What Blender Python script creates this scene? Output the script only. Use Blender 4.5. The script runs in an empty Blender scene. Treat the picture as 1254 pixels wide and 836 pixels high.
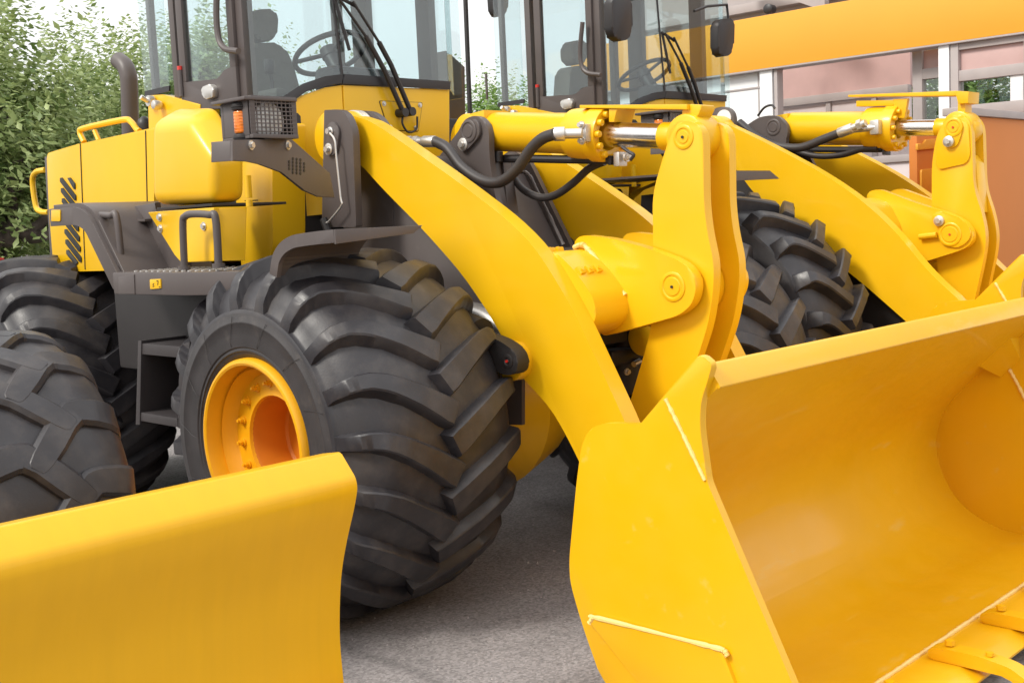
import bpy, bmesh, math, random
from mathutils import Vector, Matrix
random.seed(7)
R = math.radians
sc = bpy.context.scene
COL = sc.collection
# ------------------------------------------------------------------ camera
F, CX, CY, H = 1425.0, 627.0, 418.0, 1.70          # lens and frame of the photograph, eye height
DX = Vector((2015-CX, 205-CY, F)).normalized()      # the machines' sideways direction, seen by the camera
DY = Vector((-852-CX, 337-CY, F)); DY = (DY - DX*DX.dot(DY)).normalized()
DZ = DX.cross(DY)
def ray(x, y):
    v = Vector((x-CX, y-CY, F)); return Vector((DX.dot(v), DY.dot(v), DZ.dot(v)))
cam = bpy.data.objects.new('camera', bpy.data.cameras.new('camera')); COL.objects.link(cam)
cr = Vector((DX[0], DY[0], DZ[0])); cu = -Vector((DX[1], DY[1], DZ[1])); cb = -Vector((DX[2], DY[2], DZ[2]))
cam.matrix_world = Matrix(((cr[0], cu[0], cb[0], 0), (cr[1], cu[1], cb[1], 0), (cr[2], cu[2], cb[2], H), (0, 0, 0, 1)))
cam.data.sensor_width = 36; cam.data.lens = 36*F/1254; cam.data.clip_start = .05; cam.data.clip_end = 3000
sc.camera = cam
sc.cycles.transparent_max_bounces = 48
# ------------------------------------------------------------------ sky, sun, exposure
SUN_DIR = Vector((-.80, .22, .78)).normalized()    # towards the sun
w = bpy.data.worlds.new('World'); sc.world = w; w.use_nodes = True
nt = w.node_tree; nt.nodes.clear()
sky = nt.nodes.new('ShaderNodeTexSky'); sky.sky_type = 'NISHITA'; sky.sun_disc = False
sky.sun_elevation = math.asin(SUN_DIR.z); sky.sun_rotation = math.atan2(SUN_DIR.x, SUN_DIR.y)
sky.air_density = 1.0; sky.dust_density = 6.0; sky.ozone_density = 1.0
hs = nt.nodes.new('ShaderNodeHueSaturation'); hs.inputs['Saturation'].default_value = .45; hs.inputs['Value'].default_value = 1.0
bg = nt.nodes.new('ShaderNodeBackground'); bg.inputs['Strength'].default_value = .15
wo = nt.nodes.new('ShaderNodeOutputWorld')
cl = nt.nodes.new('ShaderNodeTexNoise'); cl.inputs['Scale'].default_value = 2.2; cl.inputs['Detail'].default_value = 6
tc = nt.nodes.new('ShaderNodeTexCoord'); nt.links.new(tc.outputs['Generated'], cl.inputs['Vector'])
cm = nt.nodes.new('ShaderNodeMapRange'); cm.inputs[1].default_value = .25; cm.inputs[2].default_value = .75; cm.inputs[3].default_value = .78; cm.inputs[4].default_value = .98; nt.links.new(cl.outputs[0], cm.inputs[0])
cx = nt.nodes.new('ShaderNodeMix'); cx.data_type = 'RGBA'; # thin bright cloud over the whole sky, brighter overhead than at the horizon as an overcast sky is
sx = nt.nodes.new('ShaderNodeSeparateXYZ'); nt.links.new(tc.outputs['Generated'], sx.inputs[0])
ze = nt.nodes.new('ShaderNodeMapRange'); ze.inputs[1].default_value = 0; ze.inputs[2].default_value = 1; ze.inputs[3].default_value = 8.8; ze.inputs[4].default_value = 15.5; nt.links.new(sx.outputs[2], ze.inputs[0])
zc_ = nt.nodes.new('ShaderNodeCombineColor')
for k_ in range(3): nt.links.new(ze.outputs[0], zc_.inputs[k_])
nt.links.new(zc_.outputs[0], cx.inputs[7])
nt.links.new(cm.outputs[0], cx.inputs[0]); nt.links.new(sky.outputs[0], hs.inputs['Color']); nt.links.new(hs.outputs[0], cx.inputs[6]); nt.links.new(cx.outputs[2], bg.inputs['Color']); nt.links.new(bg.outputs[0], wo.inputs['Surface'])
sl = bpy.data.lights.new('sun', 'SUN'); sl.energy = 3.2; sl.angle = R(14); sl.color = (1, .95, .86)
so = bpy.data.objects.new('sun', sl); COL.objects.link(so); so.rotation_euler = SUN_DIR.to_track_quat('Z', 'Y').to_euler()
sc.view_settings.view_transform = 'Standard'; sc.view_settings.look = 'None'; sc.view_settings.gamma = 1
sc.view_settings.use_curve_mapping = False; sc.view_settings.exposure = -.22
# ------------------------------------------------------------------ materials
def mat(name, col, rough=.5, metal=0., spec=.5, var=0., vscale=6., bump=0., bscale=60., coat=0., dirt=None, dscale=3., dmin=.55, dmax=.8, rvar=0., dstr=None, vstr=None):
    m = bpy.data.materials.new(name); m.use_nodes = True; t = m.node_tree; b = t.nodes['Principled BSDF']
    b.inputs['Roughness'].default_value = rough; b.inputs['Metallic'].default_value = metal
    b.inputs['Specular IOR Level'].default_value = spec; b.inputs['Coat Weight'].default_value = coat; b.inputs['Coat Roughness'].default_value = .12
    b.inputs['Base Color'].default_value = (*col, 1)
    co = t.nodes.new('ShaderNodeNewGeometry')
    out = None
    def coord(st):
        if not st: return co.outputs['Position']
        v = t.nodes.new('ShaderNodeVectorMath'); v.operation = 'MULTIPLY'; v.inputs[1].default_value = st; t.links.new(co.outputs['Position'], v.inputs[0]); return v.outputs[0]
    if var or dirt or rvar:
        n = t.nodes.new('ShaderNodeTexNoise'); n.inputs['Scale'].default_value = vscale; n.inputs['Detail'].default_value = 5
        t.links.new(coord(vstr), n.inputs['Vector'])
        mp = t.nodes.new('ShaderNodeMapRange'); mp.inputs[1].default_value = .3; mp.inputs[2].default_value = .7
        mp.inputs[3].default_value = 1-var; mp.inputs[4].default_value = 1+var; t.links.new(n.outputs[0], mp.inputs[0])
        mx = t.nodes.new('ShaderNodeVectorMath'); mx.operation = 'SCALE'; mx.inputs[0].default_value = col; t.links.new(mp.outputs[0], mx.inputs['Scale'])
        out = mx.outputs[0]
        if rvar:
            n3 = t.nodes.new('ShaderNodeTexNoise'); n3.inputs['Scale'].default_value = 9; n3.inputs['Detail'].default_value = 6
            t.links.new(co.outputs['Position'], n3.inputs['Vector'])
            m3 = t.nodes.new('ShaderNodeMapRange'); m3.inputs[1].default_value = .3; m3.inputs[2].default_value = .7
            m3.inputs[3].default_value = rough-rvar; m3.inputs[4].default_value = rough+rvar
            t.links.new(n3.outputs[0], m3.inputs[0]); t.links.new(m3.outputs[0], b.inputs['Roughness'])
        if dirt:
            n2 = t.nodes.new('ShaderNodeTexNoise'); n2.inputs['Scale'].default_value = dscale; n2.inputs['Detail'].default_value = 9; n2.inputs['Roughness'].default_value = .65
            t.links.new(coord(dstr), n2.inputs['Vector'])
            m2 = t.nodes.new('ShaderNodeMapRange'); m2.inputs[1].default_value = dmin; m2.inputs[2].default_value = dmax; t.links.new(n2.outputs[0], m2.inputs[0])
            mi = t.nodes.new('ShaderNodeMix'); mi.data_type = 'RGBA'; t.links.new(m2.outputs[0], mi.inputs[0]); t.links.new(out, mi.inputs[6]); mi.inputs[7].default_value = (*dirt, 1)
            out = mi.outputs[2]
        t.links.new(out, b.inputs['Base Color'])
    if bump:
        n = t.nodes.new('ShaderNodeTexNoise'); n.inputs['Scale'].default_value = bscale; n.inputs['Detail'].default_value = 4
        t.links.new(co.outputs['Position'], n.inputs['Vector'])
        bp = t.nodes.new('ShaderNodeBump'); bp.inputs['Strength'].default_value = bump; bp.inputs['Distance'].default_value = .004
        t.links.new(n.outputs[0], bp.inputs['Height']); t.links.new(bp.outputs[0], b.inputs['Normal'])
    return m
YEL = mat('yellow_paint', (.78, .447, .004), .38, var=.03, vscale=3, bump=.03, bscale=25, spec=.42, coat=.2, rvar=.05)
YBK = mat('yellow_bucket_paint', (.78, .415, .004), .38, spec=.35, var=.035, vscale=2.5, bump=.04, bscale=14, dirt=(.72, .52, .14), dscale=9, dmin=.62, dmax=.9, rvar=.08, coat=.35, dstr=(.28, 1, 1))
YBL = mat('yellow_blade_paint', (.78, .415, .004), .40, spec=.3, var=.022, vscale=12, bump=.04, bscale=14, rvar=.05, coat=.25, vstr=(2.2, 1, .06))
WELD = mat('painted_weld', (.86, .60, .20), .5, bump=.5, bscale=90)
ORG = mat('orange_rim_paint', (.82, .39, .005), .4, var=.05, bump=.04, bscale=20)
HUB = mat('orange_hub_paint', (.62, .19, .006), .55, var=.04)
GRY = mat('grey_paint', (.088, .073, .070), .45, var=.07, vscale=4, bump=.05, bscale=40, dirt=(.16, .13, .11), dscale=8, dmin=.62, dmax=.95)
GRD = mat('dark_grey_paint', (.017, .014, .014), .6, var=.1)
LAD = mat('ladder_paint', (.040, .034, .035), .5, var=.1)
RUB = mat('tyre_rubber', (.027, .025, .029), .44, var=.2, vscale=7, bump=.12, bscale=120, dirt=(.082, .070, .062), dscale=7, dmin=.48, dmax=.95, rvar=.10)
SID = mat('tyre_sidewall_rubber', (.034, .030, .031), .55, var=.2, vscale=9, bump=.15, bscale=160, dirt=(.10, .085, .075), dscale=11, dmin=.55, dmax=.9)
HOS = mat('black_hose_rubber', (.035, .030, .030), .5, bump=.1, bscale=200)
BLK = mat('black_plastic', (.022, .020, .022), .45)
STL = mat('bright_steel', (.72, .70, .69), .2, metal=1, var=.05, vscale=30, rvar=.05)
ZNC = mat('zinc_steel', (.62, .60, .57), .38, metal=.8)
AMB = mat('amber_lens', (.80, .20, .008), .18, coat=.6, var=.25, vscale=40)
LEN = mat('headlight_glass', (.92, .92, .90), .15, coat=1, var=.25, vscale=55)
SEA = mat('seat_cloth', (.095, .092, .078), .75, var=.15, vscale=20)
RED = mat('red_cap', (.6, .03, .02), .4)
FAS = mat('orange_fascia', (.76, .36, .035), .45, var=.03, vscale=1, spec=.4)
OWL = mat('orange_wall_panel', (.60, .20, .036), .5, var=.05, vscale=.8, spec=.3)
BGR = mat('building_grey', (.40, .355, .345), .5, var=.05)
BWH = mat('building_white', (.78, .79, .80), .5, var=.02)
PNK = mat('orange_reflection_panel', (.56, .38, .36), .4, var=.05)  # salmon pink is the reflection of orange, painted into the panel colour
PAL = mat('pale_reflection_panel', (.66, .585, .585), .35, var=.03)  # pale panels, faint reflected orange mixed into their colour
BRK = mat('tree_bark', (.085, .066, .055), .9, var=.3, vscale=14, bump=.8, bscale=30)
LBL = mat('sticker_black', (.02, .02, .02), .5)
FLW = mat('red_petals', (.55, .02, .02), .5)

def glass(name, col, refl=1.0):
    m = bpy.data.materials.new(name); m.use_nodes = True; t = m.node_tree; t.nodes.clear()
    o = t.nodes.new('ShaderNodeOutputMaterial'); mx = t.nodes.new('ShaderNodeMixShader'); lw = t.nodes.new('ShaderNodeLayerWeight'); lw.inputs[0].default_value = .5
    pw = t.nodes.new('ShaderNodeMath'); pw.operation = 'POWER'; pw.inputs[1].default_value = 4.5; t.links.new(lw.outputs['Facing'], pw.inputs[0])
    ma = t.nodes.new('ShaderNodeMath'); ma.operation = 'MULTIPLY_ADD'; ma.inputs[1].default_value = .9*refl; ma.inputs[2].default_value = .09*refl; t.links.new(pw.outputs[0], ma.inputs[0])
    tr = t.nodes.new('ShaderNodeBsdfTransparent'); tr.inputs[0].default_value = (*col, 1)
    gl = t.nodes.new('ShaderNodeBsdfGlossy'); gl.inputs['Roughness'].default_value = .01
    t.links.new(ma.outputs[0], mx.inputs[0]); t.links.new(tr.outputs[0], mx.inputs[1]); t.links.new(gl.outputs[0], mx.inputs[2]); t.links.new(mx.outputs[0], o.inputs[0])
    return m
GLS = glass('tinted_cab_glass', (.90, .955, .96))
BGL = glass('building_glass', (.86, .90, .88))

def leaf_mat(name, c1, c2):
    m = bpy.data.materials.new(name); m.use_nodes = True; t = m.node_tree; b = t.nodes['Principled BSDF']
    g = t.nodes.new('ShaderNodeNewGeometry'); rp = t.nodes.new('ShaderNodeMix'); rp.data_type = 'RGBA'
    nz = t.nodes.new('ShaderNodeTexNoise'); nz.inputs['Scale'].default_value = 2.3; nz.inputs['Detail'].default_value = 3; t.links.new(g.outputs['Position'], nz.inputs['Vector'])
    mr = t.nodes.new('ShaderNodeMapRange'); mr.inputs[1].default_value = .35; mr.inputs[2].default_value = .65; mr.inputs[3].default_value = -.3; mr.inputs[4].default_value = .5; t.links.new(nz.outputs[0], mr.inputs[0])
    ad = t.nodes.new('ShaderNodeMath'); ad.operation = 'ADD'; ad.use_clamp = True; t.links.new(g.outputs['Random Per Island'], ad.inputs[0]); t.links.new(mr.outputs[0], ad.inputs[1])
    t.links.new(ad.outputs[0], rp.inputs[0]); rp.inputs[6].default_value = (*c1, 1); rp.inputs[7].default_value = (*c2, 1)
    t.links.new(rp.outputs[2], b.inputs['Base Color']); b.inputs['Roughness'].default_value = .5
    tl = t.nodes.new('ShaderNodeBsdfTranslucent'); t.links.new(rp.outputs[2], tl.inputs[0])
    mx = t.nodes.new('ShaderNodeMixShader'); mx.inputs[0].default_value = .32
    t.links.new(b.outputs[0], mx.inputs[1]); t.links.new(tl.outputs[0], mx.inputs[2]); t.links.new(mx.outputs[0], t.nodes['Material Output'].inputs[0])
    return m
LF1 = leaf_mat('apple_leaves', (.13, .20, .055), (.44, .52, .22))
LF2 = leaf_mat('green_leaves', (.13, .24, .045), (.28, .42, .11))

def asphalt():
    m = mat('asphalt', (.10, .09, .09), .85); t = m.node_tree; b = t.nodes['Principled BSDF']; g = t.nodes.new('ShaderNodeNewGeometry')
    def noise(s, d=4, r=.6):
        n = t.nodes.new('ShaderNodeTexNoise'); n.inputs['Scale'].default_value = s; n.inputs['Detail'].default_value = d; n.inputs['Roughness'].default_value = r
        t.links.new(g.outputs['Position'], n.inputs['Vector']); return n.outputs[0]
    def ramp(v, a, bb, c1, c2):
        r = t.nodes.new('ShaderNodeMapRange'); r.inputs[1].default_value = a; r.inputs[2].default_value = bb; r.inputs[3].default_value = c1; r.inputs[4].default_value = c2; t.links.new(v, r.inputs[0]); return r.outputs[0]
    def mul(a, c):
        r = t.nodes.new('ShaderNodeMath'); r.operation = 'MULTIPLY'; t.links.new(a, r.inputs[0]); t.links.new(c, r.inputs[1]); return r.outputs[0]
    vo = t.nodes.new('ShaderNodeTexVoronoi'); vo.inputs['Scale'].default_value = 95; t.links.new(g.outputs['Position'], vo.inputs['Vector'])
    sp = t.nodes.new('ShaderNodeSeparateColor'); t.links.new(vo.outputs['Color'], sp.inputs[0])
    agg = ramp(sp.outputs[0], .0, 1, .72, 1.28)
    pit = ramp(noise(55, 3), .30, .46, .66, 1)
    big = ramp(noise(.9, 7), .3, .7, .72, 1.28)
    wv = t.nodes.new('ShaderNodeTexVoronoi'); wv.feature = 'DISTANCE_TO_EDGE'; wv.inputs['Scale'].default_value = .09
    ad = t.nodes.new('ShaderNodeMix'); ad.data_type = 'VECTOR'; ad.inputs[0].default_value = .12
    nn = t.nodes.new('ShaderNodeTexNoise'); nn.inputs['Scale'].default_value = 3; t.links.new(g.outputs['Position'], nn.inputs['Vector'])
    t.links.new(g.outputs['Position'], ad.inputs[4]); t.links.new(nn.outputs['Color'], ad.inputs[5]); t.links.new(ad.outputs[1], wv.inputs['Vector'])
    crk = ramp(wv.outputs['Distance'], .0, .004, .72, 1)
    v = mul(mul(mul(agg, pit), big), crk)
    sc_ = t.nodes.new('ShaderNodeVectorMath'); sc_.operation = 'SCALE'; sc_.inputs[0].default_value = (.268, .248, .246); t.links.new(v, sc_.inputs['Scale'])
    t.links.new(sc_.outputs[0], b.inputs['Base Color'])
    bp = t.nodes.new('ShaderNodeBump'); bp.inputs['Strength'].default_value = .6; bp.inputs['Distance'].default_value = .006; t.links.new(v, bp.inputs['Height']); t.links.new(bp.outputs[0], b.inputs['Normal'])
    return m
ASP = asphalt()
SOIL = mat('garden_soil', (.07, .06, .035), .95, var=.4, vscale=5, bump=.6, bscale=20)

# ------------------------------------------------------------------ geometry helpers
ORI = {}                       # world position an object's vertices are measured from
REF = [Vector((0, 0, 0))]      # reference base for parts being built
def P3(ax, val, x, y):         # point of the photograph's view on the plane axis = val
    r = ray(x, y); o = Vector((0, 0, H)); return o + r*((val-o[ax])/r[ax])
def TX(X, pts): return [(p[1], p[2]) for p in (P3(0, X, *q) for q in pts)]
def TY(Y, pts): return [(p[0], p[2]) for p in (P3(1, Y, *q) for q in pts)]
def TV(a, b, pts):             # points on the upright plane through plan points a and b
    n = Vector((b[1]-a[1], a[0]-b[0], 0)); out = []
    for q in pts:
        r = ray(*q); o = Vector((0, 0, H)); t = n.dot(Vector((a[0], a[1], 0))-o)/n.dot(r); out.append(o+r*t)
    return out
def new(): return bmesh.new()
def mesh_from(name, bm, m, smooth=35):
    bmesh.ops.recalc_face_normals(bm, faces=bm.faces)
    me = bpy.data.meshes.new(name); bm.to_mesh(me); bm.free()
    for f in me.polygons: f.use_smooth = True
    me.set_sharp_from_angle(angle=R(smooth))
    for q in (m if isinstance(m, (list, tuple)) else [m]): me.materials.append(q)
    return me
def link(name, data, parent=None, loc=(0, 0, 0), rot=(0, 0, 0)):
    o = bpy.data.objects.new(name, data); COL.objects.link(o); o.parent = parent; o.location = loc; o.rotation_euler = rot; return o
def obj(name, bm, m, parent=None, label=None, kind=None, smooth=35):
    """bm in world (machine) coordinates; becomes ONE mesh object under parent"""
    ref = REF[0] if parent else Vector((0, 0, 0))
    bmesh.ops.translate(bm, verts=bm.verts, vec=-ref)
    o = link(name, mesh_from(name, bm, m, smooth), parent)
    if label: o['label'] = label
    if kind: o['kind'] = kind
    return o
def sub(name, bm, m, parent, **k): return obj(name, bm, m, parent, **k)   # parent is a part whose own location is zero
def thing(name, label, cat, loc, group=None):
    o = link(name, None, None, loc); o.empty_display_size = .2; o['label'] = label; o['category'] = cat
    if group: o['group'] = group
    return o
def tag(o, label, cat, group=None):
    o['label'] = label; o['category'] = cat
    if group: o['group'] = group
    return o
def rnd(pts, r, n=5, closed=True):
    N = len(pts); out = []; rr = r if isinstance(r, (list, tuple)) else [r]*N
    for i in range(N):
        p = Vector(pts[i])
        if not closed and i in (0, N-1): out.append(tuple(p)); continue
        a = Vector(pts[i-1])-p; b = Vector(pts[(i+1) % N])-p
        d = min(rr[i], a.length*.48, b.length*.48)
        if d < 1e-4: out.append(tuple(p)); continue
        s = p+a.normalized()*d; e = p+b.normalized()*d
        for k in range(n+1):
            t = k/n; out.append(tuple(s*(1-t)**2+p*2*t*(1-t)+e*t*t))
    return out
def cr_spline(pts, n=6):
    P = [Vector(p) for p in pts]; P = [P[0]*2-P[1]]+P+[P[-1]*2-P[-2]]; out = []
    for i in range(1, len(P)-2):
        a, b, c, d = P[i-1:i+3]
        for k in range(n):
            t = k/n; out.append(.5*((2*b)+(c-a)*t+(2*a-5*b+4*c-d)*t*t+(3*b-a-3*c+d)*t**3))
    out.append(P[-2]); return out
def extrude(bm, pts, vec, bev=0., seg=2):
    vec = Vector(vec); A = [bm.verts.new(p) for p in pts]; B = [bm.verts.new(Vector(p)+vec) for p in pts]
    n = len(pts); f1 = bm.faces.new(A); f2 = bm.faces.new(B[::-1])
    for i in range(n): bm.faces.new((A[i], B[i], B[(i+1) % n], A[(i+1) % n]))
    if bev:
        es = list({e for f in (f1, f2) for e in f.edges})
        bmesh.ops.bevel(bm, geom=es, offset=bev, segments=seg, profile=.6, affect='EDGES', clamp_overlap=True)
def px(bm, yz, x0, x1, bev=.004): extrude(bm, [(x0, y, z) for y, z in yz], (x1-x0, 0, 0), bev)
def py(bm, xz, y0, y1, bev=.004): extrude(bm, [(x, y0, z) for x, z in xz], (0, y1-y0, 0), bev)
def pz(bm, xy, z0, z1, bev=.004): extrude(bm, [(x, y, z0) for x, y in xy], (0, 0, z1-z0), bev)
def box(bm, a, b, bev=.004):
    b4 = set(bm.verts)
    bmesh.ops.create_cube(bm, size=1); vs = [v for v in bm.verts if v not in b4]
    for v in vs: v.co = Vector([(a[i]+b[i])/2+v.co[i]*abs(b[i]-a[i]) for i in range(3)])
    if bev:
        es = list({e for v in vs for e in v.link_edges}); bmesh.ops.bevel(bm, geom=es, offset=bev, segments=2, profile=.6, affect='EDGES', clamp_overlap=True)
def tube(bm, pts, r, seg=10, n=6, spline=True, cap=True):
    P = cr_spline(pts, n) if spline and len(pts) > 2 else [Vector(p) for p in pts]
    rs = r if callable(r) else (lambda t: r)
    t0 = (P[1]-P[0]).normalized(); u = t0.orthogonal().normalized(); rings = []
    for i, p in enumerate(P):
        t = (P[min(i+1, len(P)-1)]-P[max(i-1, 0)]).normalized()
        u = (u-t*t.dot(u)).normalized(); v = t.cross(u); q = rs(i/(len(P)-1))
        rings.append([bm.verts.new(p+(u*math.cos(2*math.pi*k/seg)+v*math.sin(2*math.pi*k/seg))*q) for k in range(seg)])
    for a, b in zip(rings, rings[1:]):
        for k in range(seg): bm.faces.new((a[k], a[(k+1) % seg], b[(k+1) % seg], b[k]))
    if cap: bm.faces.new(rings[0][::-1]); bm.faces.new(rings[-1])
def cyl(bm, a, b, r, seg=24, bev=0.):
    a = Vector(a); b = Vector(b); t = (b-a).normalized(); L = (b-a).length
    prof = [(0, r)] if not bev else [(0, r-bev), (bev*.3, r-bev*.3), (bev, r)]
    prof += [(L-z, q) for z, q in prof[::-1]]
    lathe(bm, a, t, prof, seg, caps=True)
def lathe(bm, o, t, prof, seg=48, caps=False):
    """prof: list of (distance along axis, radius)"""
    o = Vector(o); t = Vector(t).normalized(); u = t.orthogonal().normalized(); v = t.cross(u); rings = []
    for d, r in prof: rings.append([bm.verts.new(o+t*d+(u*math.cos(2*math.pi*k/seg)+v*math.sin(2*math.pi*k/seg))*max(r, 1e-4)) for k in range(seg)])
    for a, b in zip(rings, rings[1:]):
        for k in range(seg): bm.faces.new((a[k], a[(k+1) % seg], b[(k+1) % seg], b[k]))
    if caps: bm.faces.new(rings[0][::-1]); bm.faces.new(rings[-1])
def bolt(bm, c, t, r, h, washer=True):
    c = Vector(c); t = Vector(t).normalized()
    if washer: cyl(bm, c, c+t*h*.35, r*1.5, 16)
    cyl(bm, c+t*h*.3, c+t*h, r, 6)
def prism_between(bm, A, B, bev=.004, every=False):
    """closed solid from two matching 3-D outlines"""
    a = [bm.verts.new(p) for p in A]; b = [bm.verts.new(p) for p in B]; n = len(a)
    f1 = bm.faces.new(a); f2 = bm.faces.new(b[::-1])
    for i in range(n): bm.faces.new((a[i], b[i], b[(i+1) % n], a[(i+1) % n]))
    if bev:
        es = list({e for v in a+b for e in v.link_edges}) if every else list({e for f in (f1, f2) for e in f.edges}); bmesh.ops.bevel(bm, geom=es, offset=bev, segments=5 if every else 2, profile=.55, affect='EDGES', clamp_overlap=True)
def sheet(bm, prof, x0, x1, th):
    """plate with YZ profile line, swept along X, thickness th towards the left normal"""
    N = len(prof); P = [Vector(p) for p in prof]; off = []
    for i in range(N):
        t = (P[min(i+1, N-1)]-P[max(i-1, 0)]).normalized(); off.append(P[i]+Vector((-t[1], t[0]))*th)
    px(bm, [tuple(p) for p in P]+[tuple(p) for p in off[::-1]], x0, x1, .003)
def bead(bm, pts, r):
    """lumpy weld bead"""
    P = cr_spline(pts, 14) if len(pts) > 2 else [Vector(pts[0]).lerp(Vector(pts[1]), k/40) for k in range(41)]
    rs = [r*random.uniform(.75, 1.25) for _ in P]
    tube(bm, P, lambda t: rs[min(int(t*(len(P)-1)+.5), len(P)-1)], 7, spline=False)

# ------------------------------------------------------------------ wheels
def interp(tab, x):
    for (a, p), (b, q) in zip(tab, tab[1:]):
        if x <= b: return p+(q-p)*max(0, (x-a))/(b-a)
    return tab[-1][1]
def lug_bm(path, W, top, base, ch=.014, flare=1.32):
    """path: (x, theta, half width) from shoulder to centre; theta 0 is up, growing towards the front (-Y)"""
    bm = new(); rings = []
    k0 = min(range(len(base)), key=lambda i: base[i][0]); base = base[k0:]+[(W, base[-1][1])]
    fine = []
    for i in range(len(path)-1):
        for k in range(4):
            t = k/4; fine.append(tuple(path[i][j]*(1-t)+path[i+1][j]*t for j in range(3)))
    fine.append(path[-1]); n = len(fine)
    for i, (x, th, hw) in enumerate(fine):
        rt, rb = interp(top, x), interp(base, x)-.012
        a = fine[max(i-1, 0)]; b = fine[min(i+1, n-1)]
        tx, ts = b[0]-a[0], (b[1]-a[1])*max(rt, .3); L = math.hypot(tx, ts) or 1
        nx, ns = -ts/L, tx/L
        def pt(s, r, ex=0):
            xx = x+nx*s+ex*tx/L; tt = th+(ns*s+ex*ts/L)/rt
            return bm.verts.new((xx, -math.sin(tt)*r, math.cos(tt)*r))
        e0 = 0; ins = 0
        if i == 0: e0 = -ch*.2
        if i == n-1: e0 = ch*1.6
        tp = -e0
        rings.append([pt(-hw*flare, rb, e0), pt(-hw, rt-ch), pt(-hw+ch, rt, tp*.6), pt(hw-ch, rt, tp*.6), pt(hw, rt-ch), pt(hw*flare, rb, e0)])
    for a, b in zip(rings, rings[1:]):
        for k in range(5): bm.faces.new((a[k], a[k+1], b[k+1], b[k]))
    bm.faces.new(rings[0][::-1]); bm.faces.new(rings[-1])
    return bm
def mirror_bm(bm, W):
    for v in bm.verts: v.co.x = W-v.co.x
    return bm
LUGS = {}
def wheel(root, c, spec, rim=True, phase=0.):
    """c: centre on the -X face. spec holds profile, lug path, count, width"""
    W, N = spec['W'], spec['N']; c = Vector(c); loc = c-REF[0]
    if spec['name'] not in LUGS:
        half = spec['case']
        prof = half+[(W-d, r) for d, r in half[::-1][1:]]
        bm = new(); lathe(bm, (0, 0, 0), (1, 0, 0), prof, 96)
        for k in range(14):
            a0 = 2*math.pi*k/14+.2; tube(bm, [(-.0075 if .43 < r_ < .56 else .0015, -math.sin(a0+(r_-.41)*.9)*r_*spec['rs']/.575, math.cos(a0+(r_-.41)*.9)*r_*spec['rs']/.575) for r_ in (.425, .45, .48, .51, .535, .555)], .0011, 5, 2)
        for f in bm.faces:
            if (f.calc_center_median().yz.length < spec['rs']-.004): f.material_index = 1
        me = mesh_from('tyre', bm, [RUB, SID], 40)
        l = mesh_from('tread_lug', lug_bm(spec['path'], W, spec['top'], half, spec.get('ch', .015), spec.get('flare', 1.32)), RUB, 30)
        r = mesh_from('tread_lug', mirror_bm(lug_bm([(x*spec.get('rpath', 1), t_, w_) for x, t_, w_ in spec['path']], W, spec['top'], half, spec.get('ch', .015), spec.get('flare', 1.32)), W), RUB, 30)
        LUGS[spec['name']] = (me, l, r)
    me, l, r = LUGS[spec['name']]
    ty = link('tyre', me, root, loc)
    for k in range(N):
        a = 2*math.pi*k/N+phase
        link('tread_lug', l, ty, (0, 0, 0), (a, 0, 0)); link('tread_lug', r, ty, (0, 0, 0), (a+math.pi/N, 0, 0))
    if rim:
        rr = spec['rr']; key = spec['name']+'rim'
        if key not in LUGS:
            bm = new()
            lathe(bm, (0, 0, 0), (1, 0, 0), [(.10, rr+.03), (.004, rr+.022), (-.006, rr+.014), (-.008, rr+.004), (-.003, rr-.006), (.02, rr-.012), (.07, rr-.018), (.06, rr-.03), (.10, rr-.04), (.125, rr-.055), (.13, rr-.13), (.125, rr-.15), (.14, rr-.155)], 72)
            lathe(bm, (0, 0, 0), (1, 0, 0), [(W-.02, rr+.01), (W-.02, rr-.01), (W-.2, rr-.05), (.30, rr-.05), (.15, rr-.06)], 72)
            hb = new(); lathe(hb, (0, 0, 0), (1, 0, 0), [(.138, rr-.154), (.15, rr-.16), (.30, rr-.168), (.31, rr-.18), (.31, .001)], 48)
            bb = new(); bolt(bb, (0, 0, 0), (-1, 0, 0), .013, .024); cyl(bb, (-.018, 0, 0), (-.034, 0, 0), .007, 10)
            LUGS[key] = (mesh_from('rim', bm, ORG), mesh_from('hub', hb, HUB), mesh_from('lug_bolt', bb, ORG))
        a, b, q = LUGS[key]
        ri = link('rim', a, root, loc); link('hub', b, ri)
        for k in range(16):
            t = 2*math.pi*k/16+.1; link('lug_bolt', q, ri, (.129, math.sin(t)*(rr-.095), math.cos(t)*(rr-.095)))
    return ty
D = math.radians
BIG = dict(name='flotation', ch=.007, flare=1.38, W=.93, N=20, rpath=1.13, rs=.575, rr=.352,
    case=[(.06, .360), (.03, .376), (.012, .395), (.010, .402), (.004, .406), (.004, .412), (.006, .418), (.0, .424), (-.003, .47), (-.005, .520), (-.008, .524), (-.008, .530), (-.005, .534), (-.002, .565), (.004, .580), (.014, .583), (.024, .590), (.04, .635), (.075, .685), (.13, .722), (.22, .755), (.33, .764), (.465, .766)],
    top=[(0, .600), (.010, .648), (.03, .702), (.06, .738), (.11, .772), (.19, .797), (.30, .812), (.43, .816), (.6, .812)],
    path=[(.006, D(-9.5), .026), (.03, D(-9.6), .031), (.06, D(-9.6), .034), (.10, D(-9.1), .036), (.16, D(-7.4), .039), (.23, D(-4.6), .042), (.30, D(-1.6), .046), (.37, D(1.6), .050), (.415, D(3.7), .054), (.450, D(5.2), .052)])
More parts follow.
